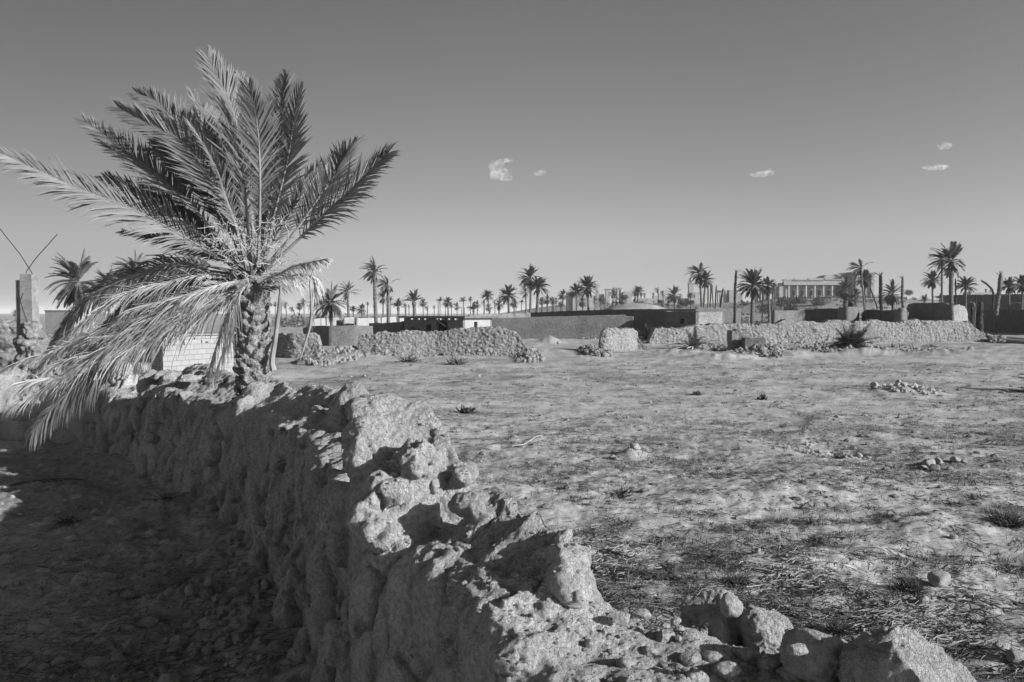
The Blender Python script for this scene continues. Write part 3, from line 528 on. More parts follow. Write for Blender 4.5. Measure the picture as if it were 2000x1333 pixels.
# concrete block house by the palm
bm_ = bpy.data.materials.new('concrete_blocks'); bm_.use_nodes = True; t = bm_.node_tree; p = t.nodes['Principled BSDF']; p.inputs['Roughness'].default_value = .95; p.inputs['Specular IOR Level'].default_value = .1
tc = t.nodes.new('ShaderNodeTexCoord'); sp = t.nodes.new('ShaderNodeSeparateXYZ'); cb = t.nodes.new('ShaderNodeCombineXYZ'); br = t.nodes.new('ShaderNodeTexBrick'); ad = t.nodes.new('ShaderNodeMath')
t.links.new(tc.outputs['Object'], sp.inputs[0]); t.links.new(sp.outputs[0], ad.inputs[0]); t.links.new(sp.outputs[1], ad.inputs[1]); t.links.new(ad.outputs[0], cb.inputs[0]); t.links.new(sp.outputs[2], cb.inputs[1]); t.links.new(cb.outputs[0], br.inputs[0])
br.inputs['Color1'].default_value = (.23,) * 3 + (1,); br.inputs['Color2'].default_value = (.26,) * 3 + (1,); br.inputs['Mortar'].default_value = (.16,) * 3 + (1,)
br.inputs['Scale'].default_value = 1.0; br.inputs['Mortar Size'].default_value = .012; br.inputs['Brick Width'].default_value = .4; br.inputs['Row Height'].default_value = .2
t.links.new(br.outputs[0], p.inputs['Base Color']); bp = t.nodes.new('ShaderNodeBump'); bp.inputs['Strength'].default_value = .6; bp.inputs['Distance'].default_value = .02; bp.invert = True
t.links.new(br.outputs['Fac'], bp.inputs['Height']); t.links.new(bp.outputs[0], p.inputs['Normal'])
a, Lw, rz = frame2(317, 29.5, 455, 32.5); zb = lambda py: ztop(py, 30.5); sb = lambda px: Lw * (px - 317) / 138.0; H = zb(656)
bh = empty('block_house', (a[0], a[1], 0), 'small concrete block house with a square hole behind the large palm', 'house', rz=rz)
hs_ = [(sb(374), sb(391), zb(731), zb(712)), (sb(355), sb(357), zb(674), zb(668)), (sb(374), sb(377), zb(664), zb(660)), (sb(389), sb(391), zb(672), zb(665)), (sb(397), sb(403), zb(671.5), zb(669))]
mb = MB(); panel(mb, 0, Lw, -.2, H, 0, .2, hs_); mb.build('wall', bm_, bh)
mb = MB(); mb.box((.1, 1.9, H / 2 - .1), (.2, 3.4, H + .2)); mb.box((Lw / 2, 3.7, H / 2 - .1), (Lw, .2, H + .2)); mb.box((Lw - .1, 1.9, H / 2 - .1), (.2, 3.4, H + .2)); mb.build('back_wall', bm_, bh)
mb = MB(); mb.box((Lw / 2, 1.9, H + .03), (Lw + .1, 4.0, .06)); mb.build('roof', M['concrete'], bh)
# stack of blocks at the left of the house
p0 = at(271, 730, 19.2); rg = np.random.default_rng(3)
for q, (pyc, wd, hh, lb) in enumerate(((719, .40, .27, 'upper long grey stone of the stacked pair by the wall gap'), (738, .36, .2, 'pale middle stone under the long grey stone by the wall gap'), (752, .25, .18, 'small lower stone under the pale middle stone'))):
    g_ = at(272 - q * 2, pyc, 19.0); mb = MB(); lump(mb, (0, 0, 0), (wd * .72, .3, hh * .72), q + 3, 4, 0, .05); V = np.clip(mb.V[0], (-wd / 2, -.2, -hh / 2), (wd / 2, .2, hh / 2)); V = V + .008 * fbm(V / .05, 3, q)[:, None]; tag(link('stone_block', mesh_np('stone_block', V, mb.F[3][0]), M['rubble'], None, tuple(g_)), lb, 'stone block')
# left pillar with crossed rods
p0 = at(58, 612, 22); zt = at(58, 536, 22)[2]; pil = empty('concrete_pillar', (p0[0], p0[1], 0), 'tall pale concrete pillar with crossed rods at the left edge', 'pillar')
k = 22 / F
mb = MB(); rbox(mb, (0, 0, zt / 2), (25 * k, .34, zt), .03, 3, 14, .08); mb.build('shaft', M['concrete'], pil)
z3 = at(58, 546, 22)[2]; mb = MB(); rbox(mb, (-18 * k, .05, z3 / 2), (9.5 * k, .28, z3), .03, 4, 14); mb.build('side_shaft', M['concrete'], pil)
def loc(px, py, Y, o): return at(px, py, Y) - np.array(o.location)
mb = MB(); mb.tube([loc(66, 545, 22, pil), loc(62, 533, 22, pil), loc(40, 498, 22, pil), loc(-6, 440, 22, pil)], .012, 5); mb.build('rod', M['metal'], pil)
mb = MB(); mb.tube([loc(48, 545, 21.9, pil), loc(52, 530, 21.9, pil), loc(70, 505, 21.9, pil), loc(112, 458, 21.9, pil)], .012, 5); mb.build('rod', M['metal'], pil)
mb = MB(); mb.tube([loc(35, 560, 21.7, pil), loc(40, 590, 21.7, pil), loc(52, 627, 21.7, pil)], .012, 5); mb.tube([loc(45, 572, 21.75, pil), loc(36, 600, 21.75, pil), loc(36, 620, 21.75, pil)], .01, 5); mb.build('wire', M['metal'], pil)
mb = MB(); rg = np.random.default_rng(4)
for (px, py, rx, rz_) in ((62, 640, .22, .22), (55, 670, .32, .35), (75, 690, .38, .3), (60, 715, .45, .4), (85, 730, .3, .35), (40, 740, .45, .5), (66, 655, .25, .2), (60, 775, .6, .6), (60, 810, .7, .4)): lump(mb, loc(px, py, 21.9, pil), (rx, .3 + .3 * rx, rz_), px + py, 3)
V, Nn, Fa = remesh(mb, .03); g1, g2, gi = worley(V / .16, 5); V = V + Nn * (.06 * (np.clip((g2 - g1) / .5, 0, 1) - .5) + .04 * fbm(V / .1, 3, 2))[:, None]
link('rubble_base', mesh_np('rubble_base', V, Fa, True), M['rubble'], pil)
# far white house on the left
a, Lw, rz = frame2(86, 60.5, 142, 60); H = ztop(603, 61); wh = empty('white_house', (a[0], a[1], 0), 'plain white far house right of the left pillar', 'house', rz=rz)
mb = MB(); mb.box((Lw / 2, 1.2, H / 2 - .2), (Lw, 2.2, H)); mb.build('wall', M['white'], wh)
mb = MB(); mb.box((Lw / 2, 1.2, H - .16), (Lw + .1, 2.3, .1)); mb.build('roof', M['white'], wh)
# ------------------------------------------------------------------ ancient ruins on the skyline
D = 400.0; k = D / F
def bx(mb, x0, x1, y0, y1, d0, d1, org): # pixel rectangle at depth D extruded d0..d1 metres
    A = at(x0, y1, D); B = at(x1, y0, D); mb.box(((A[0] + B[0]) / 2 - org[0], (d0 + d1) / 2, (A[2] + B[2]) / 2 - org[2]), (abs(B[0] - A[0]), d1 - d0, abs(B[2] - A[2])))
o3 = at(1620, 585, D); org = np.array((o3[0], D, o3[2])); tp = empty('temple', tuple(org), 'pale ancient temple with a row of columns on the right skyline', 'temple')
def wpart(name, rects, mat='stone'):
    mb = MB()
    for r in rects: bx(mb, *r, org)
    return mb.build(name, M[mat], tp)
wpart('cella_wall', [(1530, 1549, 555, 590, 2.3, 4.3), (1556, 1566, 555, 590, 2.3, 4.3), (1573, 1583, 555, 590, 2.3, 4.3), (1590, 1600, 555, 590, 2.3, 4.3), (1607, 1617, 555, 590, 2.3, 4.3), (1624, 1634, 555, 590, 2.3, 4.3), (1641, 1662, 555, 590, 2.3, 4.3)] +
      [(a0, a0 + 7, 555, 568, 2.3, 4.3) for a0 in (1549, 1566, 1583, 1600, 1617, 1634)] + [(a0, a0 + 7, 577, 590, 2.3, 4.3) for a0 in (1549, 1566, 1583, 1600, 1617, 1634)])
wpart('back_wall', [(1530, 1705, 556, 590, 16, 18)])
for a0 in (1549, 1566, 1583, 1600, 1617, 1634): wpart('window_frame', [(a0 - 1.2, a0 + 8.2, 566.3, 568.2, 2.02, 2.29), (a0 - .4, a0 + .6, 568.3, 577, 2.05, 2.29), (a0 + 6.4, a0 + 7.4, 568.3, 577, 2.05, 2.29)])
wpart('entablature', [(1531, 1549, 549.5, 557, 0, 2.28), (1549, 1612, 548.2, 556.8, 0, 2.28), (1612, 1663, 547.0, 556.8, 0, 2.28), (1530, 1610, 546.5, 548.1, -.6, 2.6), (1611, 1668, 545.2, 546.9, -.6, 2.6), (1536, 1545, 545, 546.4, 0, 3), (1552, 1574, 544.7, 546.4, 0, 3), (1580, 1606, 544.2, 546.4, 0, 3)])
wpart('roof_block', [(1613, 1645, 539.5, 545, 2, 12), (1616, 1643, 537.5, 539.4, 2.2, 11.8), (1600, 1614, 543, 545.1, 2, 10), (1638, 1645.5, 536, 539, 1.5, 11)])
wpart('tower_block', [(1662.2, 1705, 535, 590, -2, 14), (1660, 1707, 532, 534.9, -3, 15), (1666, 1672, 536, 590, -2.9, -2.1), (1696, 1702, 536, 590, -2.9, -2.1)])
wpart('broken_corner', [(1522, 1529.8, 560, 590, 0, 6), (1525, 1529.9, 553, 559.9, 1, 5)])
wpart('platform', [(1510, 1720, 585, 600, -6, 20)])
for cx in (1541, 1558, 1575, 1592, 1609, 1626, 1643, 1656):
    mb = MB(); A = at(cx, 585, D) - org; B = at(cx, 557, D) - org
    zs = np.array((A[2], A[2] + .3, A[2] + .31, B[2] - .9, B[2] - .85, B[2] - .02)); rs = np.array((.8, .8, .62, .54, .6, .8))
    mb.tube([(A[0], 1.2, z) for z in zs], rs, 12); mb.build('column', M['stone'], tp)
GR = 'small ancient ruins on the far skyline'
def ruin(name, label, cat, D_, parts, cols=(), mat='stone', group=GR):
    global D
    D = D_; xs = [r[0] for r in parts] + [r[1] for r in parts] + [c_[0] for c_ in cols]; yb = max([r[3] for r in parts] + [c_[2] for c_ in cols]); xm = (min(xs) + max(xs)) / 2
    o_ = at(xm, yb, D_); og = np.array((o_[0], D_, o_[2])); mb = MB()
    for r in parts: bx(mb, r[0], r[1], r[2], r[3] + 12, r[4] if len(r) > 4 else 0, r[5] if len(r) > 5 else 4, og) if len(r) < 7 else bx(mb, r[0], r[1], r[2], r[3], r[4], r[5], og)
    for (cx, y0, y1, r) in cols:
        A = at(cx, y1 + 12, D_) - og; B = at(cx, y0, D_) - og; mb.tube([(A[0], 1.5, A[2]), (A[0], 1.5, B[2] - r), (A[0], 1.5, B[2] - r + .05), (A[0], 1.5, B[2])], [r, r * .9, r * 1.3, r * 1.3], 10)
    V = np.vstack(mb.V); o = mb.build(name, M[mat], None, loc=tuple(og)); return tag(o, label, cat, group)
ruin('tower_ruin', 'block shaped ruin half hidden by two palms left of the columns', 'ruin', 330, [(1108, 1118, 570, 605, 0, 8), (1118.1, 1130, 572, 605, -1, 7), (1130.1, 1150, 571, 605, 0, 8), (1150.1, 1160, 577, 605, 1, 6)])
ruin('column_ruin', 'two square ruined piers left of the gateway', 'ruin', 400, [(1165, 1170, 568, 590, 0, 2), (1183, 1191, 566, 588, 0, 3), (1182, 1192, 564.5, 565.9, -.4, 3.4, 1), (1171, 1181, 575, 590, 2, 5)])
ruin('gateway_ruin', 'tall columned gateway ruin standing against the sky', 'ruin', 400, [(1197, 1216, 562.2, 564.4, 0, 3, 1), (1198, 1215, 564.5, 566, .3, 2.7, 1)], [(1200, 566.1, 585, .9), (1206, 566.1, 585, .9), (1213, 566.1, 585, .9)])
ruin('wall_ruin', 'low stepped ruin right of the columned gateway', 'ruin', 400, [(1207, 1212, 575, 586, 3, 5), (1217, 1234, 571, 588, 0, 6), (1220, 1230, 569.5, 570.9, .5, 5, 1)])
for q, (x, y0, lb) in enumerate(((1254, 573, 'thin lone column right of the bushy based palm'), (1261, 572.5, 'second thin column in the far row'), (1278, 572, 'thin column just left of the small twin palms'))): ruin('column', lb, 'column', 420, [], [(x, y0, 585, .7)], group='lone far columns')
ruin('wall_ruin', 'long low ruin wall behind the mound', 'ruin', 420, [(1242, 1276, 583, 590, 0, 3), (1276.1, 1300, 578, 590, 0, 4), (1300.1, 1335, 583, 590, 0, 4)])
ruin('wall_ruin', 'low wall right of the minaret', 'ruin', 380, [(1340, 1373, 583, 592, 0, 4), (1357, 1368, 571, 583, 2, 6), (1358, 1361, 575, 583, 1, 1.9)])
mn = at(1349, 590, 380); mt = empty('minaret', tuple(mn), 'slender stone minaret between the round palm and the tall pair', 'tower'); mb = MB(); kk = 380 / F
mb.box((0, 0, 18 * kk), (9.5 * kk, 2.4, 36 * kk)); mb.build('shaft', M['stone'], mt)
mb = MB(); mb.box((0, 0, 36.4 * kk), (11.5 * kk, 2.9, .9 * kk)); mb.build('gallery', M['stone'], mt)
mb = MB(); mb.tube([(0, 0, 36.9 * kk), (0, 0, 43 * kk), (0, 0, 45 * kk), (0, 0, 47 * kk)], [3.2 * kk, 3 * kk, 2.2 * kk, .3 * kk], 8); mb.build('cap', M['stone'], mt)
ruin('colonnade_ruin', 'row of thin columns left of the widest palm', 'ruin', 420, [(1402, 1413, 567, 568.5, 0, 2, 1), (1416, 1422, 575, 590, 1, 4), (1424, 1436, 567, 592, 0, 5), (1436.1, 1450, 572, 592, 0, 4)], [(1403.5, 568.6, 585, .5), (1408, 568.6, 585, .5), (1412, 568.6, 585, .5), (1417, 566, 585, .5)])
ruin('colonnade_ruin', 'row of thin columns right of the widest palm', 'ruin', 420, [(1475, 1500, 565.5, 567.3, 0, 2, 1), (1515, 1530, 574, 590, 0, 4)], [(1477, 567.4, 586, .5), (1481, 567.4, 586, .5), (1486, 567.4, 586, .5), (1493, 567.4, 586, .5), (1498, 567.4, 586, .5)])
ruin('wall_ruin', 'pale far ruin with a small tower above the right hand wall', 'ruin', 330, [(1896, 1945, 571, 580, 0, 6), (1929, 1931.5, 564, 571, 1, 2), (1938, 1941, 566, 571, 1, 2)])
# ------------------------------------------------------------------ palms
def frond_np(P, Nrm, Lmax, nl, wid, ang0=1.0, ang1=.45, droop=0.0, vee=.35, jit=.12, rng=None, miss=0.0, t0=.12, curl=0.0, segs=2, bl=None):
    """P: (m,3) rachis points, Nrm: (m,3) upper-side normals; returns leaflet V,F"""
    m = len(P); T = np.gradient(P, axis=0); T /= np.linalg.norm(T, axis=1)[:, None]
    B = np.cross(T, Nrm); B /= np.linalg.norm(B, axis=1)[:, None] + 1e-9; Nn = np.cross(B, T)
    t = np.repeat(np.linspace(t0, .995, nl), 2); sgn = np.tile([1.0, -1.0], nl); K_ = len(t)
    t = np.clip(t + (rng.random(K_) - .5) * .6 / nl, t0, 1)
    if miss: keep = rng.random(K_) > miss; t, sgn = t[keep], sgn[keep]; K_ = len(t)
    u = t * (m - 1); i = np.minimum(u.astype(int), m - 2); f = (u - i)[:, None]
    lerp = lambda Q: Q[i] * (1 - f) + Q[i + 1] * f
    p, tt, bb, nn = lerp(P), lerp(T), lerp(B), lerp(Nn)
    prof = np.minimum(1, (t - t0 + .04) / .22) ** .7 * (1 - .62 * np.clip((t - .45) / .55, 0, 1) ** 1.3)
    ln = Lmax * prof * (1 + jit * 1.5 * (rng.random(K_) - .5)); an = ang0 + (ang1 - ang0) * t + jit * 1.4 * (rng.random(K_) - .5)
    ve = vee + jit * 2 * (rng.random(K_) - .5)
    d = np.cos(an)[:, None] * tt + np.sin(an)[:, None] * (sgn[:, None] * bb * np.cos(ve)[:, None] + nn * np.sin(ve)[:, None])
    g = np.array((0, 0, -1.0))
    wv = np.cross(d, nn * .8 + bb * sgn[:, None] * .3 + .5 * (rng.random((K_, 3)) - .5)); wv /= np.linalg.norm(wv, axis=1)[:, None] + 1e-9
    dr = droop * (1 + .6 * (rng.random(K_) - .5)); 
    pts = [p]; cur = p; dd = d.copy()
    for s in range(segs):
        dd = dd + g * (dr * (.5 + s))[:, None]
        if curl: dd = dd + curl * (rng.random((K_, 3)) - .5)
        dd /= np.linalg.norm(dd, axis=1)[:, None]; cur = cur + dd * (ln / segs)[:, None]; pts.append(cur)
    ws = wid * (.75 + .5 * rng.random(K_))
    V = []; 
    for s in range(segs):
        a = ws * (.75 if s == 0 else 1.0 - .35 * s / segs); V += [pts[s] - wv * a[:, None] / 2, pts[s] + wv * a[:, None] / 2]
    V.append(pts[-1]); nv = len(V); V = np.stack(V, 1).reshape(-1, 3); b0 = np.arange(K_) * nv
    quads = [np.stack([b0 + 2 * s, b0 + 2 * s + 1, b0 + 2 * s + 3, b0 + 2 * s + 2], 1) for s in range(segs - 1)]
    tris = np.stack([b0 + 2 * (segs - 1), b0 + 2 * (segs - 1) + 1, b0 + nv - 1], 1)
    return V, quads, tris
def add_frond(mb, *a, **k_):
    V, q, t = frond_np(*a, **k_); mb.V.append(V)
    for x in q: mb.F[4].append(x + mb.n)
    mb.F[3].append(t + mb.n); mb.n += len(V)
# --- the large palm
PY0 = 12.0; base = at(497, 1000, PY0); base = np.array((base[0], PY0, 0.0)); gzb = gz(base[0], base[1])
palm = empty('palm_tree', (base[0], base[1], gzb), 'large windblown date palm with broken drooping fronds at the left', 'palm tree')
O = np.array((base[0], base[1], gzb)); rg = np.random.default_rng(21)
topz = at(497, 560, PY0)[2]
mb = MB(); zz_ = np.linspace(-.1, topz + .15 - gzb, 24); rad_ = np.interp(zz_, [0, 1.2, 2.6, 3.5], [.24, .17, .145, .13]); mb.tube([(0.02 * math.sin(z * 2), 0, z) for z in zz_], rad_, 16, .1, rg)
nb_ = 230
for q in range(nb_):                                       # overlapping stubs of cut fronds
    z = (topz - gzb + .05) * (q + .5) / nb_ ; th = q * 2.39996 + rg.normal() * .06; rr_ = float(np.interp(z, [0, 1.2, 2.6, 3.5], [.22, .16, .14, .13]))
    wd = .165 * rg.uniform(.7, 1.25); ht = .17 * rg.uniform(.6, 1.3); tk = .055 * rg.uniform(.7, 1.5); tilt = rg.uniform(.5, 1.1); th += rg.normal() * .12
    bmv = []; 
    for (fz, fw, ft, fo) in ((-.5, .7, .6, -.02), (-.1, 1.1, 1.3, .0), (.35, .95, 1.3, .015), (.62, .6, .8, .02)):
        for (sx_, sy_) in ((-1, -1), (-.45, .9), (.45, .9), (1, -1)):
            bmv.append((sx_ * wd / 2 * fw * rg.uniform(.85, 1.15), fo + sy_ * tk / 2 * ft + (fz + .5) * ht * math.sin(tilt) * .75, fz * ht + rg.uniform(-.03, .03)))
    Vb = np.array(bmv); ca, sa = math.cos(th), math.sin(th)
    X_ = Vb[:, 0] * -sa + (Vb[:, 1] + rr_) * ca; Y_ = Vb[:, 0] * ca + (Vb[:, 1] + rr_) * sa
    Fb = []
    for s in range(3):
        for e in range(4): Fb.append((s * 4 + e, s * 4 + (e + 1) % 4, s * 4 + 4 + (e + 1) % 4, s * 4 + 4 + e))
    Fb += [(3, 2, 1, 0), (12, 13, 14, 15)]; mb.add(np.stack([X_, Y_, Vb[:, 2] + z], 1), Fb)
V, Nn, Fa = remesh(mb, .011); V = V + Nn * (.016 * fbm(V * np.array((1, 1, .3)) / .035, 3, 6, .6) + .02 * fbm(V / .12, 3, 9))[:, None]; link('trunk', mesh_np('trunk', V, Fa, True), M['boot'], palm)
# px,py control points, depth base->tip, roll (0 = face to camera, 90 = edge on), Lmax, kind
FR = [
 ([(486, 522), (462, 430), (440, 350), (430, 290), (424, 232)], 12.5, 13.6, 20, .40, 'live', .03),
 ([(484, 522), (430, 420), (385, 350), (340, 300), (300, 262)], 12.3, 13.2, 22, .40, 'live', .04),
 ([(500, 522), (518, 430), (528, 340), (532, 270), (536, 205)], 12.3, 13.1, 25, .38, 'live', .03),
 ([(508, 524), (548, 450), (580, 400), (612, 350), (640, 318)], 12.4, 13.4, 25, .34, 'live', .05),
 ([(476, 526), (410, 468), (350, 428), (300, 402), (250, 385)], 12.2, 12.9, 30, .40, 'live', .08),
 ([(470, 530), (420, 500), (360, 476), (300, 462), (240, 452)], 12.3, 13.2, 40, .30, 'live', .2),
 ([(474, 540), (400, 530), (330, 545), (270, 575), (220, 620), (180, 670)], 12.2, 12.4, 45, .48, 'live', .9),
 ([(470, 548), (390, 548), (310, 575), (240, 615), (180, 665), (130, 700)], 12.4, 12.6, 50, .48, 'live', .9),
 ([(480, 556), (400, 578), (320, 610), (250, 640), (180, 668), (110, 680)], 11.9, 11.6, 70, .44, 'dead', .35),
 ([(484, 560), (410, 600), (330, 640), (260, 672), (190, 705), (120, 735), (50, 745)], 11.7, 11.2, 70, .46, 'dead', .35),
 ([(480, 566), (420, 600), (350, 640), (290, 670), (240, 700)], 11.8, 11.5, 65, .46, 'dead', .5),
 ([(478, 552), (420, 560), (360, 585), (300, 620), (240, 650), (190, 660)], 11.6, 11.3, 70, .40, 'dead', .4),
 ([(474, 530), (400, 488), (340, 452), (256, 408), (160, 372), (80, 336), (10, 304)], 12, 11.2, 28, .50, 'live', .2),
 ([(474, 522), (372, 400), (336, 368), (280, 320), (224, 280), (166, 237)], 12.1, 12.9, 25, .40, 'live', .05),
 ([(475, 526), (400, 460), (340, 416), (280, 376), (204, 346)], 12.1, 13.0, 40, .36, 'live', .08),
 ([(480, 524), (460, 440), (420, 368), (384, 312), (348, 272), (288, 240), (230, 212)], 12, 12.2, 18, .42, 'live', .03),
 ([(483, 524), (465, 440), (425, 350), (376, 272), (340, 235), (304, 198), (268, 182)], 12.2, 13.1, 30, .42, 'live', .04),
 ([(488, 524), (480, 450), (450, 350), (420, 272), (400, 236), (376, 184)], 12.3, 13.3, 40, .36, 'live', .03),
 ([(482, 522), (460, 440), (445, 400), (432, 360), (424, 335), (400, 288), (372, 245)], 11.8, 11.1, 60, .30, 'live', .3),
 ([(490, 520), (484, 440), (480, 360), (468, 280), (460, 236), (444, 188), (424, 150), (408, 114)], 12, 12.0, 12, .44, 'live', .02),
 ([(494, 520), (492, 400), (486, 280), (482, 200), (470, 152)], 12.3, 13.2, 35, .38, 'live', .02),
 ([(504, 522), (508, 400), (507, 310), (504, 260), (498, 215), (488, 172)], 11.9, 11.6, 8, .38, 'live', .02),
 ([(507, 524), (530, 380), (545, 280), (552, 200), (560, 150)], 12.3, 13.0, 40, .38, 'live', .02),
 ([(514, 524), (536, 420), (556, 340), (568, 280), (576, 220), (584, 178)], 12.0, 11.7, 50, .38, 'live', .08),
 ([(522, 520), (592, 432), (628, 380), (656, 340), (672, 304), (695, 278)], 12.1, 12.9, 40, .40, 'live', .08),
 ([(522, 526), (600, 452), (640, 412), (680, 376), (720, 336), (757, 301)], 11.9, 11.6, 35, .44, 'live', .2),
 ([(500, 520), (515, 440), (525, 360), (522, 290), (512, 230)], 12.5, 13.4, 20, .38, 'live', .02),
 ([(478, 524), (440, 430), (400, 360), (350, 315), (300, 290)], 12.4, 13.4, 25, .38, 'live', .04),
 ([(486, 522), (450, 420), (425, 330), (408, 262), (398, 215)], 12.1, 12.6, 30, .40, 'live', .03),
 ([(462, 532), (425, 524), (375, 515), (325, 517), (275, 532), (212, 555), (162, 592), (125, 635), (88, 692)], 12.1, 12.8, 50, .48, 'live', .9),
 ([(472, 545), (400, 537), (325, 552), (250, 572), (187, 612), (137, 652), (82, 708), (58, 735)], 12, 11.9, 65, .40, 'dead', .5),
 ([(484, 550), (425, 572), (350, 597), (275, 620), (200, 643), (100, 688), (28, 712)], 11.8, 11.4, 75, .42, 'dead', .45),
 ([(488, 556), (425, 592), (350, 622), (275, 648), (225, 672), (150, 718), (75, 768), (33, 790)], 11.7, 11.0, 75, .44, 'dead', .5),
 ([(480, 562), (400, 610), (320, 640), (240, 680), (170, 735), (110, 790), (64, 845)], 11.9, 11.6, 50, .56, 'live', 1.2),
 ([(470, 555), (400, 560), (330, 590), (260, 640), (200, 690), (140, 730)], 12.3, 12.6, 70, .42, 'live', .7),
 ([(478, 560), (410, 585), (330, 625), (250, 665), (180, 690), (110, 712), (45, 760)], 11.75, 11.3, 80, .42, 'dead', .45),
 ([(485, 548), (430, 556), (370, 575), (310, 590), (260, 605), (215, 640)], 11.6, 11.5, 70, .36, 'dead', .4),
 ([(476, 560), (466, 580), (458, 605), (450, 640), (436, 688), (420, 735)], 11.55, 11.35, 60, .34, 'dead', 1.2),
 ([(470, 566), (450, 600), (432, 650), (415, 700), (408, 730)], 11.7, 11.5, 60, .30, 'dead', 1.3),
 ([(504, 550), (540, 538), (570, 522), (600, 514), (636, 506)], 11.7, 11.2, 70, .26, 'dead', .7),
 ([(506, 560), (550, 545), (590, 535), (614, 545), (610, 580), (606, 640)], 12.0, 12.0, 70, .28, 'dead', 1.0),
 ([(500, 566), (530, 560), (560, 556), (590, 552), (612, 530)], 12.2, 12.5, 70, .22, 'dead', .6),
]
def sm(P3, n):
    return cr(P3, np.linspace(0, 1, n))
for q, (cp, d0, d1, roll, Lm, kind, dro) in enumerate(FR):
    n = len(cp); P3 = np.array([at(x, y, d0 + (d1 - d0) * (i_ / (n - 1)) ** 1.3) for i_, (x, y) in enumerate(cp)]) - O
    P = sm(P3, 40); Tm = np.gradient(P, axis=0); Tm /= np.linalg.norm(Tm, axis=1)[:, None]
    Vw = (np.array((0, 0, HC)) - (P + O)); Vw /= np.linalg.norm(Vw, axis=1)[:, None]; Vw = Vw - (Vw * Tm).sum(1)[:, None] * Tm; Vw /= np.linalg.norm(Vw, axis=1)[:, None]
    S_ = np.cross(Tm, Vw); S_ = np.where((S_[:, 2] < 0)[:, None], -S_, S_)          # sideways, upward
    ro = R(roll) + .25 * np.sin(np.linspace(0, 3, 40) + q); Nm = np.cos(ro)[:, None] * Vw + np.sin(ro)[:, None] * S_
    Ln = np.linalg.norm(np.diff(P, axis=0), axis=1).sum(); nl = int(Ln / .027)
    mb = MB()
    if kind == 'live': add_frond(mb, P, Nm, Lm * 1.40, int(nl * 1.15), .025, ang0=.92, ang1=.40, droop=dro * .4, vee=.25, jit=.26, rng=rg, miss=.04, t0=.16, segs=3)
    else: add_frond(mb, P, Nm, Lm * 1.3, int(nl * 1.9), .0175, ang0=.38, ang1=.2, droop=dro * .28, vee=.1, jit=.65, rng=rg, miss=.08, t0=.06, curl=.34, segs=4)
    f = mb.build('frond', M['live' if kind == 'live' else 'dead'], palm)
    if kind == 'dead': f['label'] = 'dry bleached drooping frond'
    stm = M['rib'] if kind == 'live' else M['stem']; mb = MB(); rw = .026 if kind == 'live' else .022; mb.tube(P, rw * (1 - .85 * np.linspace(0, 1, 40)) * np.interp(np.linspace(0, 1, 40), [0, .08, 1], [1.7, 1, 1]), 6); mb.build('rib', stm, f)
# frayed fibres and date stalks in the heart of the crown
mb = MB()
for q in range(380):
    px, py = rg.uniform(418, 560), rg.uniform(430, 545); 
    if abs(px - 495) > 20 + (545 - py) * .75 + 15: continue
    p = at(px, py, rg.uniform(11.5, 12.3)) - O; d = rg.normal(size=3) * .5 + np.array(((px - 495) / 120, -.2, .4)); d /= np.linalg.norm(d); pts = [p]; 
    for s in range(4): d = d + rg.normal(size=3) * .35 + np.array((0, 0, -.12)); d /= np.linalg.norm(d); pts.append(pts[-1] + d * rg.uniform(.03, .08))
    mb.tube(pts, [.006, .006, .005, .004, .002], 3)
mb.build('dry_fibres', M['stem'], palm)
mb = MB()
for q in range(60):                                      # petiole bases fanning from the heart
    th = rg.uniform(0, 6.28); el = rg.uniform(-.7, 1.2); d = np.array((math.cos(th) * math.cos(el), math.sin(th) * math.cos(el), math.sin(el))); p = np.array((0, 0, topz - gzb + .05 + .1 * el)); l_ = rg.uniform(.3, .55)
    mb.tube([p, p + d * l_ * .5, p + d * l_ + np.array((0, 0, -.05 * l_))], [.045, .03, .018], 5)
mb.build('cut_stalks', M['boot'], palm)
mb = MB(); P = sm([at(x, y, 11.85) - O for x, y in ((548, 560), (547, 580), (544, 610), (538, 660), (531, 705), (534, 724))], 20); mb.tube(P, np.interp(np.linspace(0, 1, 20), [0, .6, 1], [.02, .035, .05]), 7); mb.build('dead_stalk', M['twig'], palm)
mb = MB(); P = sm([at(x, y, 11.8) - O for x, y in ((618, 516), (606, 548), (608, 585), (607, 630), (597, 668), (586, 704))], 24); mb.tube(P, np.interp(np.linspace(0, 1, 24), [0, .6, 1], [.010, .022, .008]), 6); mb.build('dead_stalk', M['twig'], palm)
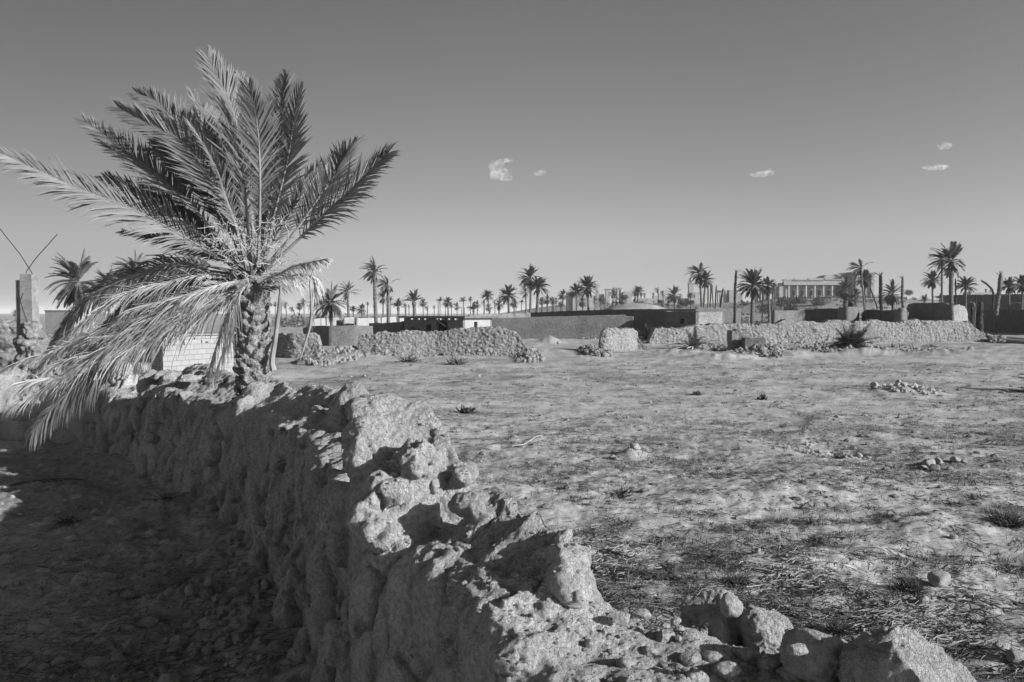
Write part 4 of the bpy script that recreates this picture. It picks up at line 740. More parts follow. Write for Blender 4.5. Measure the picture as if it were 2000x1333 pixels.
# --- background palms
def crown(seed, nf=34, wind=.35, lowest=-.5, dead=5, dens=20, leaf='liveback', upper=1.35, wid=.042, Lf=.27):
    rg = np.random.default_rng(seed); mb = MB()
    for q in range(nf + dead):
        el = rg.uniform(lowest, upper) if q < nf else rg.uniform(-1.3, -.6); az = q * 2.39996 + rg.normal() * .2
        d = np.array((math.cos(az) * math.cos(el), math.sin(az) * math.cos(el), math.sin(el))); d = d + np.array((-wind * rg.uniform(.4, 1.2), 0, 0)); d /= np.linalg.norm(d)
        ln = rg.uniform(.8, 1.08) * (1 if q < nf else .8); P = [np.zeros(3)]; g_ = rg.uniform(.035, .085)
        for s in range(9): d = d + np.array((-wind * .04, 0, -g_ * (1 + s * .12))); d /= np.linalg.norm(d); P.append(P[-1] + d * ln / 9)
        P = np.array(P); up = np.tile(np.array((0.05, 0.02, 1.0)), (10, 1)); 
        if abs(d[2]) > .93: up = np.tile(np.array((1.0, .3, .2)), (10, 1))
        add_frond(mb, P, up, Lf, dens, wid, ang0=.85, ang1=.4, droop=.12 if q < nf else .6, vee=.35, jit=.2, rng=rg, t0=.2, segs=2)
        T = np.array([.012] * 10); mb.tube(P, .012 * (1 - .8 * np.linspace(0, 1, 10)), 3)
    return mesh_np('crown', np.vstack(mb.V), [np.vstack(f) for f in mb.F.values() if f])
CR = {'full': [crown(1, 50, .12, dens=34), crown(2, 46, .18, dens=34), crown(3, 48, .1, dens=34)], 'swept': [crown(4, 26, .75, -.3, 6), crown(5, 28, .65, -.3, 4)], 'sparse': [crown(6, 20, .3, -.1, 4), crown(7, 22, .4, -.2, 6)],
      'up': [crown(8, 30, .1, .35, 0), crown(9, 24, .2, .25, 0)], 'shaggy': [crown(10, 40, .1, -.4, 34), crown(11, 34, .25, -.5, 26)]}
CR['near'] = [crown(31, 52, .35, -.7, 12, dens=64, wid=.016, Lf=.24), crown(32, 46, .3, -.7, 14, dens=64, wid=.016, Lf=.24)]
CR['full'] += [crown(12, 38, .3, -.6, 8, dens=34), crown(13, 54, .05, -.2, 3, dens=30)]; CR['swept'] += [crown(14, 34, .5, -.5, 8)]; CR['shaggy'] += [crown(15, 44, .3, -.6, 24)]
for v in CR.values():
    for m_ in v: m_.materials.append(M['liveback'])
GP = 'date palms beyond the walls'
cnt = 0
def bgpalm(px, cy, Rp, label, kind='full', tw=None, foot=None, d=None, name='palm_tree', sx_=1.0, group=GP, mat='trunkfar'):
    """crown centre px,cy, crown radius Rp px; foot = px at the ground"""
    global cnt; cnt += 1
    if d is None: d = min(420, 2.7 * F / Rp)
    c = at(px, cy, d); fx = at(foot if foot is not None else px, cy, d)[0]; g0 = gz(fx, d) - .1
    o = empty(name, (fx, d, g0), label, 'palm tree', group); tw = tw or max(2.2, Rp * .17); h = c[2] - g0; h = max(h, .3)
    rg = np.random.default_rng(cnt * 7 + 1); n = 14; t_ = np.linspace(0, 1, n); bend = (c[0] - fx); P = np.stack([bend * t_ ** 1.6 + .02 * h * np.sin(t_ * 3 + cnt) * (1 - t_), 0 * t_, h * t_], 1)
    nn = max(14, int(h / .22)); P = sm(P, nn); mb = MB(); rr_ = tw * d / F / 2 * np.interp(np.linspace(0, 1, nn), [0, .1, .85, .93, 1], [1.25, 1.05, .92, 1.35, 1.2]) * (1 + .14 * ((np.arange(nn) % 2) - .5)); mb.tube(P, rr_, 9, .22, rg); mb.build('trunk', M[mat], o)
    cm = CR[kind][cnt % len(CR[kind])]; co = link('crown', cm, None, o, (P[-1][0], 0, h)); s = 1.1 * Rp * d / F; co.scale = (s * sx_, s, s); co.rotation_euler = (0, 0, rg.uniform(-.35, .35))
    return o
for a_ in [
 (152, 552, 62, 'bushy palm standing right of the left pillar', 'near', 9, 150, 64), (262, 530, 40, 'palm crown rising behind the left drooping fronds', 'near', 7, 262, 75), (212, 556, 34, 'lower palm crown between two taller ones behind the drooping fronds', 'near', 6, 214, 80),
 (372, 530, 34, 'palm crown peeping over the drooping fronds left of the big trunk', 'near', 7, 372, 85), (31, 612, 9, 'tiny far palm left of the left pillar', 'sparse', 2, 31, 200),
 (645, 592, 40, 'wide shaggy palm right of the large palm', 'near', 8, 646, 100), (679, 571, 22, 'slim palm overlapping the wide shaggy palm', 'sparse', 5, 680, 110), (732, 532, 27, 'tallest palm left of the hut, swept to the left', 'swept', 7.4, 733, 92),
 (758, 558, 23, 'second tall palm left of the hut with drooping fronds', 'swept', 6.8, 759, 94), (748, 582, 14, 'small palm behind the second tall palm', 'shaggy', 3, 749, 130), (809, 590, 23, 'open fan shaped palm above the hut', 'up', 7, 809, 110),
 (778, 600, 16, 'short round palm left of the fan shaped one', 'up', 5, 778, 120), (707, 606, 12, 'small round palm left of the tallest trunk', 'full', 3, 707, 190), (690, 605, 8, 'tiny palm beside the small round palm', 'full', 2.5, 690, 230),
 (875, 592, 12, 'small palm standing over the hut roof', 'full', 3, 876, 230), (925, 606, 15, 'stemless palm bush right of the hut roof', 'up', 4, 925, 200), (558, 597, 8, 'tiny palm in the gap right of the large trunk', 'sparse', 2.2, 560, 260), (572, 604, 8, 'tiny leaning palm in the gap right of the large trunk', 'swept', 2.2, 578, 250),
 (952, 579, 13, 'small palm with a curved trunk', 'full', 3.2, 957, 230), (993, 578, 22, 'full palm left of the tall central pair', 'full', 5, 994, 150), (975, 596, 12, 'short palm hidden behind the full palm', 'shaggy', 3, 975, 200), (1004, 594, 10, 'small palm right of the full palm', 'full', 3, 1005, 240),
 (1036, 544, 25, 'taller palm of the central pair', 'full', 4.6, 1037, 160), (1051, 562, 23, 'lower palm of the central pair', 'full', 6.4, 1048, 150), (1027, 572, 14, 'thin palm left of the central pair', 'sparse', 3, 1027, 200), (1058, 591, 8, 'tiny palm right of the central pair', 'full', 2.4, 1058, 320),
 (1082, 589, 11, 'small leaning palm right of the central pair', 'swept', 3.4, 1083, 250), (1100, 578, 12, 'slender palm just left of the block shaped ruin', 'full', 3, 1099, 260), (1096, 600, 12, 'stemless bush palm below the slender one', 'up', 3, 1096, 240),
 (1125, 570, 17, 'dark palm in front of the block shaped ruin', 'full', 3.6, 1127, 190), (1148, 563, 24, 'big palm right of the block shaped ruin', 'full', 4.4, 1149, 170), (1138, 590, 12, 'low palm between the two ruin palms', 'shaggy', 3, 1138, 200), (1198, 574, 11, 'small palm in front of the columned gateway', 'shaggy', 2.6, 1199, 270),
 (1246, 571, 13, 'palm with a bushy base on the mound', 'full', 3, 1247, 260), (1241, 580, 9, 'bush palm at the foot of the mound palm', 'up', 3, 1241, 250), (1285, 567, 7, 'left one of two tiny swept palms', 'swept', 2.4, 1287, 300), (1295, 574, 7, 'right one of two tiny swept palms', 'swept', 2.4, 1296, 300),
 (1317, 578, 19, 'round palm left of the minaret', 'full', 5, 1319, 180), (1367, 535, 26, 'tall swept palm right of the minaret', 'swept', 4.6, 1371, 160), (1378, 548, 19, 'partner of the tall swept palm, slightly lower', 'full', 4.4, 1375, 158),
 (1471, 558, 33, 'widest palm of the right half with a thick trunk', 'full', 8, 1471, 130), (1499, 560, 20, 'palm with a leaning dark trunk right of the widest palm', 'full', 5, 1505, 135), (1511, 564, 11, 'small palm left of the temple', 'full', 2.6, 1508, 200), (1348, 578, 7, 'tiny palm at the foot of the minaret', 'full', 2, 1349, 300),
 (1681, 525, 23, 'tall swept palm in front of the temple tower', 'swept', 3.8, 1690, 150), (1689, 547, 20, 'lower palm crossing the temple tower', 'full', 3.6, 1691, 155), (1651, 566, 21, 'dense dark palm in front of the temple', 'shaggy', 8, 1653, 125), (1662, 588, 20, 'low dark palm under the dense dark one', 'shaggy', 7, 1660, 120), (1671, 576, 13, 'small palm between the dense dark palm and the tower', 'full', 3, 1672, 160),
 (1743, 575, 25, 'shaggy palm with hanging dead fronds on the right', 'shaggy', 6, 1745, 112), (1821, 549, 20, 'medium palm left of the tallest right hand palm', 'full', 3.8, 1823, 150), (1858, 512, 40, 'tallest right hand palm, crown blown to the left', 'swept', 8.2, 1860, 97), (1840, 510, 19, 'thin trunked palm close behind the tallest right hand palm', 'sparse', 4, 1843, 140),
 (1886, 560, 21, 'round palm right of the tallest right hand palm', 'full', 4, 1888, 150), (1970, 560, 19, 'left one of two palms at the right edge', 'full', 4, 1972, 150), (1997, 558, 21, 'right one of two palms at the right edge', 'full', 4.4, 1996, 140),
 (1806, 590, 14, 'low bush palm on the blocky wall', 'up', 4, 1806, 170), (1836, 584, 12, 'low bush palm between two trunks on the right', 'up', 3, 1836, 190)]: bgpalm(*a_)
GT = 'dead palm trunks without crowns'
def dead_trunk(pts, wpx, d, label, mat='trunkfar', spikes=0):
    c = [at(x, y, d) for x, y in pts]; g0 = gz(c[-1][0], d) - .1; o_ = np.array((c[-1][0], d, g0)); P = np.array([p - o_ for p in c])[::-1]; P = np.vstack([[P[0][0], 0, 0], P]) if P[0][2] > .2 else P
    rg = np.random.default_rng(int(pts[0][0])); Ln = np.linalg.norm(np.diff(P, axis=0), axis=1).sum(); n = max(8, int(Ln / .25)); u = np.linspace(0, 1, n); s_ = np.concatenate([[0], np.cumsum(np.linalg.norm(np.diff(P, axis=0), axis=1))]) / Ln
    Q = np.stack([np.interp(u, s_, P[:, k_]) for k_ in range(3)], 1); mb = MB(); r = wpx * d / F / 2; mb.tube(Q, r * np.interp(u, [0, .5, .93, 1], [1.15, .95, 1.0, .7]) * (1 + .16 * ((np.arange(n) % 2) - .5)), 9, .3, rg)
    for k_ in range(6 + spikes):
        th = rg.uniform(0, 6.28); L_ = r * rg.uniform(1, 2.4) * (1 if k_ < 6 else 3.5); e = Q[-1]; dv = np.array((math.cos(th) * .6, math.sin(th) * .6, .8 if k_ < 6 else .25)); mb.tube([e - np.array((0, 0, r)), e + dv * L_], [r * .22, r * .05], 4)
    return tag(mb.build('dead_palm_trunk', M[mat], None, loc=tuple(o_)), label, 'dead trunk', GT)
for a_ in [([(1438, 531), (1436, 560), (1435, 600)], 5, 120, 'tallest bare trunk left of the widest palm', 'burnt', 2), ([(1383, 560), (1383, 600)], 3.5, 160, 'leftmost bare trunk beside the tall swept palm'), ([(1389, 557), (1387, 600)], 3, 160, 'second bare trunk beside the tall swept palm', 'burnt'), ([(1391, 563), (1393, 600)], 2.6, 165, 'shorter bare trunk in the row of four'),
 ([(1399, 559), (1397, 600)], 2.8, 160, 'bare trunk with a bent tip in the row', 'burnt'), ([(1412, 565), (1407, 598)], 3.8, 140, 'thick leaning bare trunk behind the dark bush', 'burnt'), ([(1489, 553), (1489, 600)], 2.2, 150, 'thin bare pole right of the widest palm', 'burnt'), ([(1513, 563), (1513, 590)], 2.2, 190, 'short bare pole left of the temple'),
 ([(1720, 537), (1720, 575), (1722, 620)], 6.5, 108, 'dark bare trunk with a few twigs on top', 'burnt', 7), ([(1763, 543), (1762, 580), (1764, 615)], 5, 105, 'bare trunk with a frayed head on the right', 'trunkfar', 4), ([(1700, 564), (1706, 580), (1713, 600)], 2.6, 120, 'thin bare trunk leaning left of the twiggy one', 'burnt'), ([(1866, 545), (1867, 590)], 2.8, 150, 'bare dark pole right behind the tallest right hand palm', 'burnt'),
 ([(1917, 549), (1926, 554), (1938, 566), (1941, 580), (1938, 612)], 4, 130, 'bent bare trunk curving to the left at the right edge', 'burnt'), ([(1955, 536), (1952, 565), (1945, 615)], 8, 120, 'thick leaning bare trunk at the right edge', 'trunkfar', 3), ([(1915, 590), (1914, 620), (1914, 652)], 11, 100, 'black burnt stump beside the large dark wall', 'burnt'), ([(1899, 600), (1898, 640)], 6, 100, 'dark stump left of the black burnt one', 'burnt'), ([(1906, 576), (1907, 612)], 2.5, 130, 'thin dark pole above the dark stump', 'burnt'),
 ([(870, 592), (870, 612)], 1.2, 200, 'thin pole over the hut roof', 'burnt'), ([(856, 591), (856, 612)], 1.8, 220, 'bare pole above the hut left of the small palm'), ([(793, 595), (793, 612)], 1.8, 220, 'bare pole between the short palm and the fan palm'), ([(902, 600), (902, 612)], 1.6, 250, 'short pole left of the palm bush'), ([(907, 601), (907, 612)], 1.6, 250, 'short pole nearest the palm bush'), ([(946, 592), (946, 612)], 2, 230, 'bare pole left of the curved palm')]: dead_trunk(*a_)
# more small palms of the far plantation, each too small to show more than a tuft on a stem
rg = np.random.default_rng(77)
LM = [(545, 'the gap right of the large trunk'), (590, 'the wide shaggy palm'), (625, 'the bright sunlit wall end'), (715, 'the tallest trunk left of the hut'), (770, 'the second tall left palm'), (795, 'the fan shaped palm'), (830, 'the left end of the hut roof'), (852, 'the pole above the hut'), (885, 'the palm over the hut roof'),
      (912, 'the palm bush by the hut roof'), (940, 'the curved palm'), (962, 'the full palm of the centre left'), (1015, 'the central pair'), (1065, 'the right side of the central pair'), (1075, 'the small leaning palm'), (1090, 'the block shaped ruin'), (1168, 'the two square ruined piers'), (1190, 'the columned gateway'), (1225, 'the stepped ruin'), (1300, 'the twin swept palms'), (1335, 'the minaret'), (1455, 'the widest palm of the right half'), (1520, 'the broken temple corner')]
word = ['ragged', 'rounded', 'thin', 'windblown', 'squat']
for q, (px, lm) in enumerate(LM):
    for sd_, k_ in ((-1, 'left'), (1, 'right')):
        bgpalm(px + sd_ * rg.uniform(3, 8), rg.uniform(584, 604), rg.uniform(3.5, 10.5), f'tiny far palm, {k_} of two by {lm}', ['shaggy', 'full', 'sparse', 'swept', 'up'][(q + (sd_ > 0) * 2) % 5], 1.8, None, rg.uniform(250, 380), group='tiny far plantation palms')
# --- bushes
def palm_bush(px, py, d, Rp, label, nf=40, el=(.1, 1.4), leaf='bushleaf', seed=0, foot=None, dead=6, wind=.1, name='palm_bush', Lf=.34, wid=.016):
    c = at(px, py, d); g0 = gz(c[0], d); z0 = c[2] if foot is None else g0; rg = np.random.default_rng(seed + int(px)); mb = MB(); s = Rp * d / F
    for q in range(nf):
        e = rg.uniform(*el); az = q * 2.39996; dv = np.array((math.cos(az) * math.cos(e) - wind, math.sin(az) * math.cos(e), math.sin(e))); P = [rg.normal(size=3) * .05 * s * np.array((1, 1, 0))]; ln = s * rg.uniform(.45, 1.12); g_ = rg.uniform(.02, .16); dv = dv + rg.normal(size=3) * .18
        for k_ in range(9): dv = dv + np.array((0, 0, -g_)); dv /= np.linalg.norm(dv); P.append(P[-1] + dv * ln / 9)
        P = np.array(P); up = np.tile(np.array((.05, .02, 1.0)), (10, 1)); add_frond(mb, P, up, Lf * s, 40, wid * s, ang0=1.0, ang1=.4, droop=.2, vee=.4, jit=.3, rng=rg, t0=.15, segs=2); mb.tube(P, .014 * s * (1 - .8 * np.linspace(0, 1, 10)), 3)
    o = mb.build(name, M[leaf], None, loc=(c[0], d, g0 - .05)); tag(o, label, 'palm bush', 'young palm bushes')
    if dead:
        mb = MB()
        for q in range(dead):
            az = rg.uniform(0, 6.28); dv = np.array((math.cos(az), math.sin(az) - .4, .25)); dv /= np.linalg.norm(dv); P = [np.array((0, 0, .1 * s))]
            for k_ in range(9): dv = dv + np.array((0, 0, -.14)); dv /= np.linalg.norm(dv); P.append(P[-1] + dv * s * .1)
            P = np.array(P); add_frond(mb, P, np.tile(np.array((.05, .02, 1.0)), (10, 1)), .15 * s, 16, .03 * s, ang0=.6, ang1=.3, droop=.4, vee=.1, jit=.3, rng=rg, t0=.2, segs=2); mb.tube(P, .02 * s, 4)
        mb.build('dead_frond', M['dead'], o)
    return o
palm_bush(1415, 625, 92, 46, 'dark wide palm bush behind the longest rubble wall', 60, (.0, 1.3), seed=1)
palm_bush(1475, 625, 90, 34, 'grey green palm bush right of the dark wide one', 40, (.1, 1.4), 'liveback', seed=2)
palm_bush(1268, 640, 84, 38, 'dark palm bush in front of the shaded wall left of the mud house', 60, (.0, 1.3), seed=3)
palm_bush(1354, 685, 66, 52, 'thin dry palm bush against the longest rubble wall', 26, (.2, 1.4), 'liveback', seed=4, wid=.018, Lf=.18)
palm_bush(1662, 684, 68, 52, 'large dark palm bush at the foot of the longest rubble wall', 60, (.15, 1.4), seed=5, dead=8)
palm_bush(562, 655, 62, 30, 'dark bent palm bush above the wall fragment right of the large trunk', 26, (.2, 1.2), seed=6, wind=.5)
palm_bush(112, 660, 31, 60, 'young green palm right of the left pillar', 26, (.35, 1.4), 'live', seed=7, dead=2, wid=.02)
palm_bush(1745, 628, 98, 34, 'dark palm bush in front of the shaggy right hand palm', 50, (.1, 1.4), seed=8)
palm_bush(1660, 612, 112, 24, 'dark round palm bush on top of the rounded wall end', 50, (-.1, 1.4), seed=9)
palm_bush(2062, 752, 30, 75, 'palm bush reaching in from the right edge at the long shadow', 40, (.15, 1.3), 'bushleaf', seed=10, dead=3)
palm_bush(1700, 618, 112, 20, 'small dark palm bush left of the dark bare trunk', 40, (.1, 1.4), seed=12)
palm_bush(1235, 632, 90, 22, 'thin upright palm bush at the corner of the long smooth wall', 26, (.5, 1.5), 'liveback', seed=13, dead=0)
for q, (px, py, d, rr_, lb) in enumerate(((1334, 592, 190, 12, 'dark low shrub mass right of the round palm'), (1350, 591, 190, 8, 'small dark shrub beside the dark shrub mass'), (1530, 588, 300, 14, 'dark shrub below the broken temple corner'), (1560, 590, 300, 18, 'wide dark shrub below the temple columns'), (1600, 591, 290, 16, 'dark shrub right of the wide one below the temple'), (1775, 572, 300, 9, 'dark shrub on the hill crest'), (1220, 581, 300, 8, 'small dark shrub below the stepped ruin'), (1290, 590, 200, 7, 'small shrub at the mound end'), (1500, 603, 260, 18, 'dark shrub left of the hill'), (1545, 603, 240, 16, 'dark low shrub in front of the hill'))):
    c = at(px, py, d); s = rr_ * d / F; rg2 = np.random.default_rng(300 + q); n = 1500; D3 = rg2.normal(size=(n, 3)); D3 /= np.linalg.norm(D3, axis=1)[:, None]; P = D3 * (rg2.random((n, 1)) ** .4) * np.array((1, .8, .65)) * s * (1 + .35 * fbm(D3 * 2, 3, q))[:, None]; a3 = rg2.normal(size=(n, 3)) * s * .07; b3 = rg2.normal(size=(n, 3)) * s * .07
    V = np.stack([P, P + a3, P + b3], 1).reshape(-1, 3); me = mesh_np('shrub', V, np.arange(3 * n).reshape(-1, 3)); tag(link('shrub', me, M['bushleaf'], None, tuple(c)), lb, 'shrub', 'dark shrubs near the ruins')

rg = np.random.default_rng(43); VV = []
for q in range(1100):
    px = rg.uniform(540, 1345); d = rg.uniform(160, 330); x = at(px, 600, d)[0]; z = gz(x, d); s_ = rg.uniform(.4, 1.5) * (1.6 if rg.random() < .2 else 1); n = 22; P = rg.normal(size=(n, 3)) * np.array((.6, .5, .4)) * s_; P[:, 2] = np.abs(P[:, 2]); P += (x, d, z)
    VV.append(np.stack([P, P + rg.normal(size=(n, 3)) * .3 * s_, P + rg.normal(size=(n, 3)) * .3 * s_], 1).reshape(-1, 3))
VV = np.vstack(VV); tag(link('undergrowth', mesh_np('undergrowth', VV, np.arange(len(VV)).reshape(-1, 3)), M['liveback']), 'low bushy undergrowth between the far palms', 'undergrowth', kind='stuff')
rg = np.random.default_rng(41); VV = []
for q in range(900):
    d = rg.uniform(150, 345); px = rg.uniform(1440, 1790); x = at(px, 600, d)[0]; z = gz(x, d); s_ = rg.uniform(.3, 1.3); n = 26; P = rg.normal(size=(n, 3)) * np.array((.5, .4, .32)) * s_; P[:, 2] = np.abs(P[:, 2]); P += (x, d, z)
    VV.append(np.stack([P, P + rg.normal(size=(n, 3)) * .25 * s_, P + rg.normal(size=(n, 3)) * .25 * s_], 1).reshape(-1, 3))
VV = np.vstack(VV); tag(link('scrub', mesh_np('scrub', VV, np.arange(len(VV)).reshape(-1, 3)), M['bushleaf']), 'dark low scrub over the slope below the temple', 'scrub', kind='stuff')
# ------------------------------------------------------------------ rubble heaps
def heap(name, label, px0, px1, py0, py1, n, r0, r1, seed, h=.35, mat='rubble', kind='stuff', cat='rubble'):
    rg = np.random.default_rng(seed); mb = MB(); g = [gnd(rg.uniform(px0, px1), rg.uniform(py0, py1)) for _ in range(n)]; cxm, cym = gnd((px0 + px1) / 2, (py0 + py1) / 2)[:2]
    ax = abs(gnd(px1, py1)[0] - gnd(px0, py1)[0]) / 2; ay = abs(gnd(px0, py0)[1] - gnd(px0, py1)[1]) / 2
    P = []
    for p in g:
        e = ((p[0] - cxm) / ax) ** 2 + ((p[1] - cym) / ay) ** 2
        if e > 1.1: continue
        P.append((p[0], p[1], gz(p[0], p[1]) + max(0, h * (1 - e)) * rg.uniform(.3, 1)))
    if h > .15: lump(mb, (cxm, cym, gz(cxm, cym) - .05), (ax * .85, ay * .8, h * .95), seed, 3, 0, .3)
    for p in P:
        q = rg.uniform(r0, r1) * rg.uniform(.6, 1.2); V = IV * (1 + .5 * (rg.random((len(IV), 1)) - .5)) * q * (.7 + .6 * rg.random(3)); mb.add(V + np.array(p), IF)
    return tag(mb.build(name, M[mat]), label, cat, kind=kind)
heap('rubble', 'heap of tumbled stones between the wall fragment and the long pale wall', 590, 720, 684, 716, 420, .10, .24, 1, .6)
heap('rubble', 'tumbled stones at the right end of the long pale wall', 1000, 1062, 684, 708, 300, .08, .24, 2, .4)
heap('rubble', 'tumbled stones left of the short rubble wall', 1130, 1195, 678, 702, 260, .10, .22, 3, .5)
heap('rubble', 'tumbled stones at the right end of the longest wall', 1860, 1960, 655, 676, 380, .12, .3, 4, .7)
heap('rubble', 'stones along the foot of the long pale wall', 700, 1010, 690, 696, 260, .06, .14, 5, .1)
heap('rubble', 'stones along the foot of the longest rubble wall', 1270, 1900, 668, 690, 700, .06, .18, 6, .1)
heap('rubble', 'broken lumps around the square block below the longest wall', 1395, 1530, 676, 700, 330, .08, .24, 7, .4)
heap('rubble', 'clods on the low mound in the right half of the field', 1705, 1840, 756, 776, 190, .02, .11, 8, .10, 'mud')
heap('rubble', 'clods around the shallow pit in the field', 1530, 1700, 858, 895, 130, .015, .05, 9, .02, 'mud')
heap('rubble', 'pale stones before the long smooth wall', 1125, 1160, 657, 664, 60, .1, .25, 10, .3)
heap('rubble', 'fallen lumps along the foot of the shaded wall face', 330, 640, 960, 1280, 230, .02, .09, 11, .02, 'mud')
# ruined masonry block with a lower block beside it
p0 = gnd(1460, 690); d = p0[1]; kk = d / F
blk = empty('ruined_block', (p0[0], d, gz(p0[0], d) - .1), 'ruined square masonry block standing before the longest wall', 'ruin')
mb = MB()
for (x0, x1, y0, y1, a0, a1) in ((-29, 6, 646, 700, .2, 1.6), (-20, 0, 643, 646, .3, 1.4), (6, 14, 662, 700, .3, 1.5)): A = at(1460 + x0, y1, d); B = at(1460 + x1, y0, d); rbox(mb, ((A[0] + B[0]) / 2 - p0[0], (a0 + a1) / 2, (A[2] + B[2]) / 2), (B[0] - A[0], a1 - a0, B[2] - A[2]), .07, x0 + 40)
mb.build('masonry', M['rubble'], blk)
mb = MB(); rbox(mb, (.3, -.5, .55), (1.5, .9, 1.3), .06, 9); mb.build('lower_block', M['plaster'], blk)
for q, (px, py, l_, rz_, lb) in enumerate(((1520, 697, 2.0, -.25, 'pale plank lying right of the ruined block'), (1535, 694, 1.5, -.15, 'shorter plank beside the pale plank'), (1462, 700, 1.3, .1, 'flat slab lying before the ruined block'))):
    g = gnd(px, py); mb = MB(); mb.box((0, 0, .06), (l_, .22, .1)); mb.box((l_ * .1, .0, .135), (l_ * .7, .12, .04)); o = mb.build('plank', M['wood'], None, loc=(g[0], g[1], gz(g[0], g[1]))); o.rotation_euler = (0, .04, rz_); tag(o, lb, 'plank')
# field rocks
def frock(px, py, r, lb, seed, mat='rock', g_='rocks lying in the field'):
    g = gnd(px, py); k_ = g[1] / F; o = link('rock', rock_mesh((r[0] * k_, r[1] * k_, r[2] * k_), seed, 3, .18, 8, .04), M[mat], None, (g[0], g[1], gz(g[0], g[1]) + r[2] * k_ * .55)); o.rotation_euler = (0, 0, seed); tag(o, lb, 'rock', g_)
for a_ in [(1812, 912, (15, 13, 11), 'upper left rock of the cluster at the right side of the field', 101), (1832, 908, (10, 9, 8), 'small upper right rock of the cluster at the right', 102), (1826, 921, (11, 10, 9), 'front rock of the cluster at the right', 103), (1802, 917, (9, 8, 6), 'low left rock of the cluster at the right', 104), (1866, 906, (15, 10, 7), 'flat rock right of the rock cluster', 105), (1884, 908, (6, 6, 6), 'tiny rock at the end of the flat rock', 106),
 (1836, 1148, (22, 18, 19), 'dark rounded boulder beside the dry shrub', 107), (1800, 1185, (15, 13, 12), 'grey rock below the dry shrub', 108), (1880, 1152, (9, 8, 6), 'small rock right of the dark boulder', 109), (1862, 1064, (9, 7, 5), 'small flat rock above the dark boulder', 110), (1850, 1245, (10, 10, 7), 'rock in the straw near the lower right', 111), (1868, 1242, (9, 8, 8), 'rough rock beside the one in the straw', 112), (1955, 1275, (16, 14, 12), 'rock near the bottom right corner', 113), (1985, 1300, (22, 18, 14), 'largest rock at the bottom right edge', 114),
 (1240, 893, (16, 12, 6), 'half buried dark clod in the middle of the field', 115, 'mud'), (1197, 897, (7, 6, 5), 'pale stone left of the half buried clod', 116), (1677, 882, (9, 8, 7), 'pointed stone in the shallow pit', 117), (1662, 888, (9, 6, 5), 'low stone left of the pointed one', 118), (1743, 885, (5, 5, 4), 'small stone right of the pit', 119), (776, 784, (8, 7, 7), 'small rock right of the tall block of the near wall', 120), (1440, 1018, (7, 5, 4), 'small stone in the sand of the middle field', 121), (1455, 1043, (10, 4, 3), 'short log like stone in the middle field', 122, 'wood'),
 (712, 738, (3, 3, 3), 'little white stone beyond the near wall', 123), (1091, 673, (4, 4, 4), 'stone on the track in the gap', 124), (935, 737, (4, 3, 3), 'white stone below the long pale wall', 125), (1708, 765, (9, 8, 8), 'left end rock of the clod mound', 126), (1756, 756, (9, 8, 9), 'pointed rock on top of the clod mound', 127), (1520, 1058, (5, 4, 5), 'bright chip of stone in the right field', 128), (1535, 1105, (6, 5, 4), 'pale chip above the straw patch', 129), (1480, 1092, (9, 7, 5), 'pale flat stone left of the straw patch', 130),
 (303, 940, (8, 6, 5), 'stone in the dark yard near the wall foot', 131), (220, 1135, (10, 8, 6), 'round stone in the dark yard', 132), (204, 1168, (6, 5, 4), 'pale small stone in the dark yard', 133), (294, 1060, (5, 4, 4), 'little stone in the middle of the dark yard', 134), (325, 1087, (6, 5, 4), 'small stone nearer the wall in the dark yard', 135), (470, 1180, (16, 12, 10), 'rounded lump at the wall foot in the yard', 136, 'mud'), (375, 1155, (18, 14, 14), 'upright lump in the middle of the yard', 137, 'mud')]: frock(*a_)
# burnt stump hole, dry stumps, shrub
def dry_tuft(px, py, rpx, n, label, name, cat, mat='twig', up=.8, seed=0, wid=.006, curve=.3, group=None):
    g = gnd(px, py); k_ = g[1] / F; rg = np.random.default_rng(seed + int(px)); mb = MB()
    for q in range(n):
        th = rg.uniform(0, 6.28); e = rg.uniform(up * .4, up * 1.4); dv = np.array((math.cos(th) * math.cos(e), math.sin(th) * math.cos(e), math.sin(e))); p = np.array((rg.normal() * .2, rg.normal() * .2, 0)) * rpx * k_; pts = [p]; L_ = rpx * k_ * rg.uniform(.5, 1.1)
        for s in range(3): dv = dv + rg.normal(size=3) * curve; dv /= np.linalg.norm(dv); pts.append(pts[-1] + dv * L_ / 3)
        mb.tube(pts, [wid, wid * .9, wid * .7, wid * .3], 3)
    return tag(mb.build(name, M[mat], None, loc=(g[0], g[1], gz(g[0], g[1]) - .01)), label, cat, group)
dry_tuft(910, 806, 22, 90, 'dark charred root tuft in a hollow of the field', 'charred_root', 'root', 'burnt', .5, 1, .03)
rock(912, 802, gnd(910, 806)[1], .15, .12, .09, 'charred clod inside the root hollow', 140, mat='burnt', sub=3)
dry_tuft(1491, 782, 14, 40, 'dark spiky palm stump in the right field', 'palm_stump', 'stump', 'burnt', 1.1, 2, .03)
dry_tuft(1361, 772, 12, 50, 'dry leaning palm stump in the middle field', 'palm_stump', 'stump', 'darktwig', .8, 3, .03)
dry_tuft(1775, 1165, 40, 420, 'dry shrub beside the dark boulder', 'dry_shrub', 'shrub', 'darktwig', .9, 4, .0035, group='dry shrubs in the field')
dry_tuft(1440, 1150, 36, 380, 'dry shrub behind the big clods', 'dry_shrub', 'shrub', 'darktwig', .8, 5, .003, group='dry shrubs in the field')
dry_tuft(1965, 1035, 46, 420, 'flat dark shrub at the right edge of the field', 'dry_shrub', 'shrub', 'darktwig', .5, 6, .004, group='dry shrubs in the field')
dry_tuft(1640, 1240, 36, 300, 'dry shrub just above the largest clod', 'dry_shrub', 'shrub', 'darktwig', .9, 16, .003, group='dry shrubs in the field')
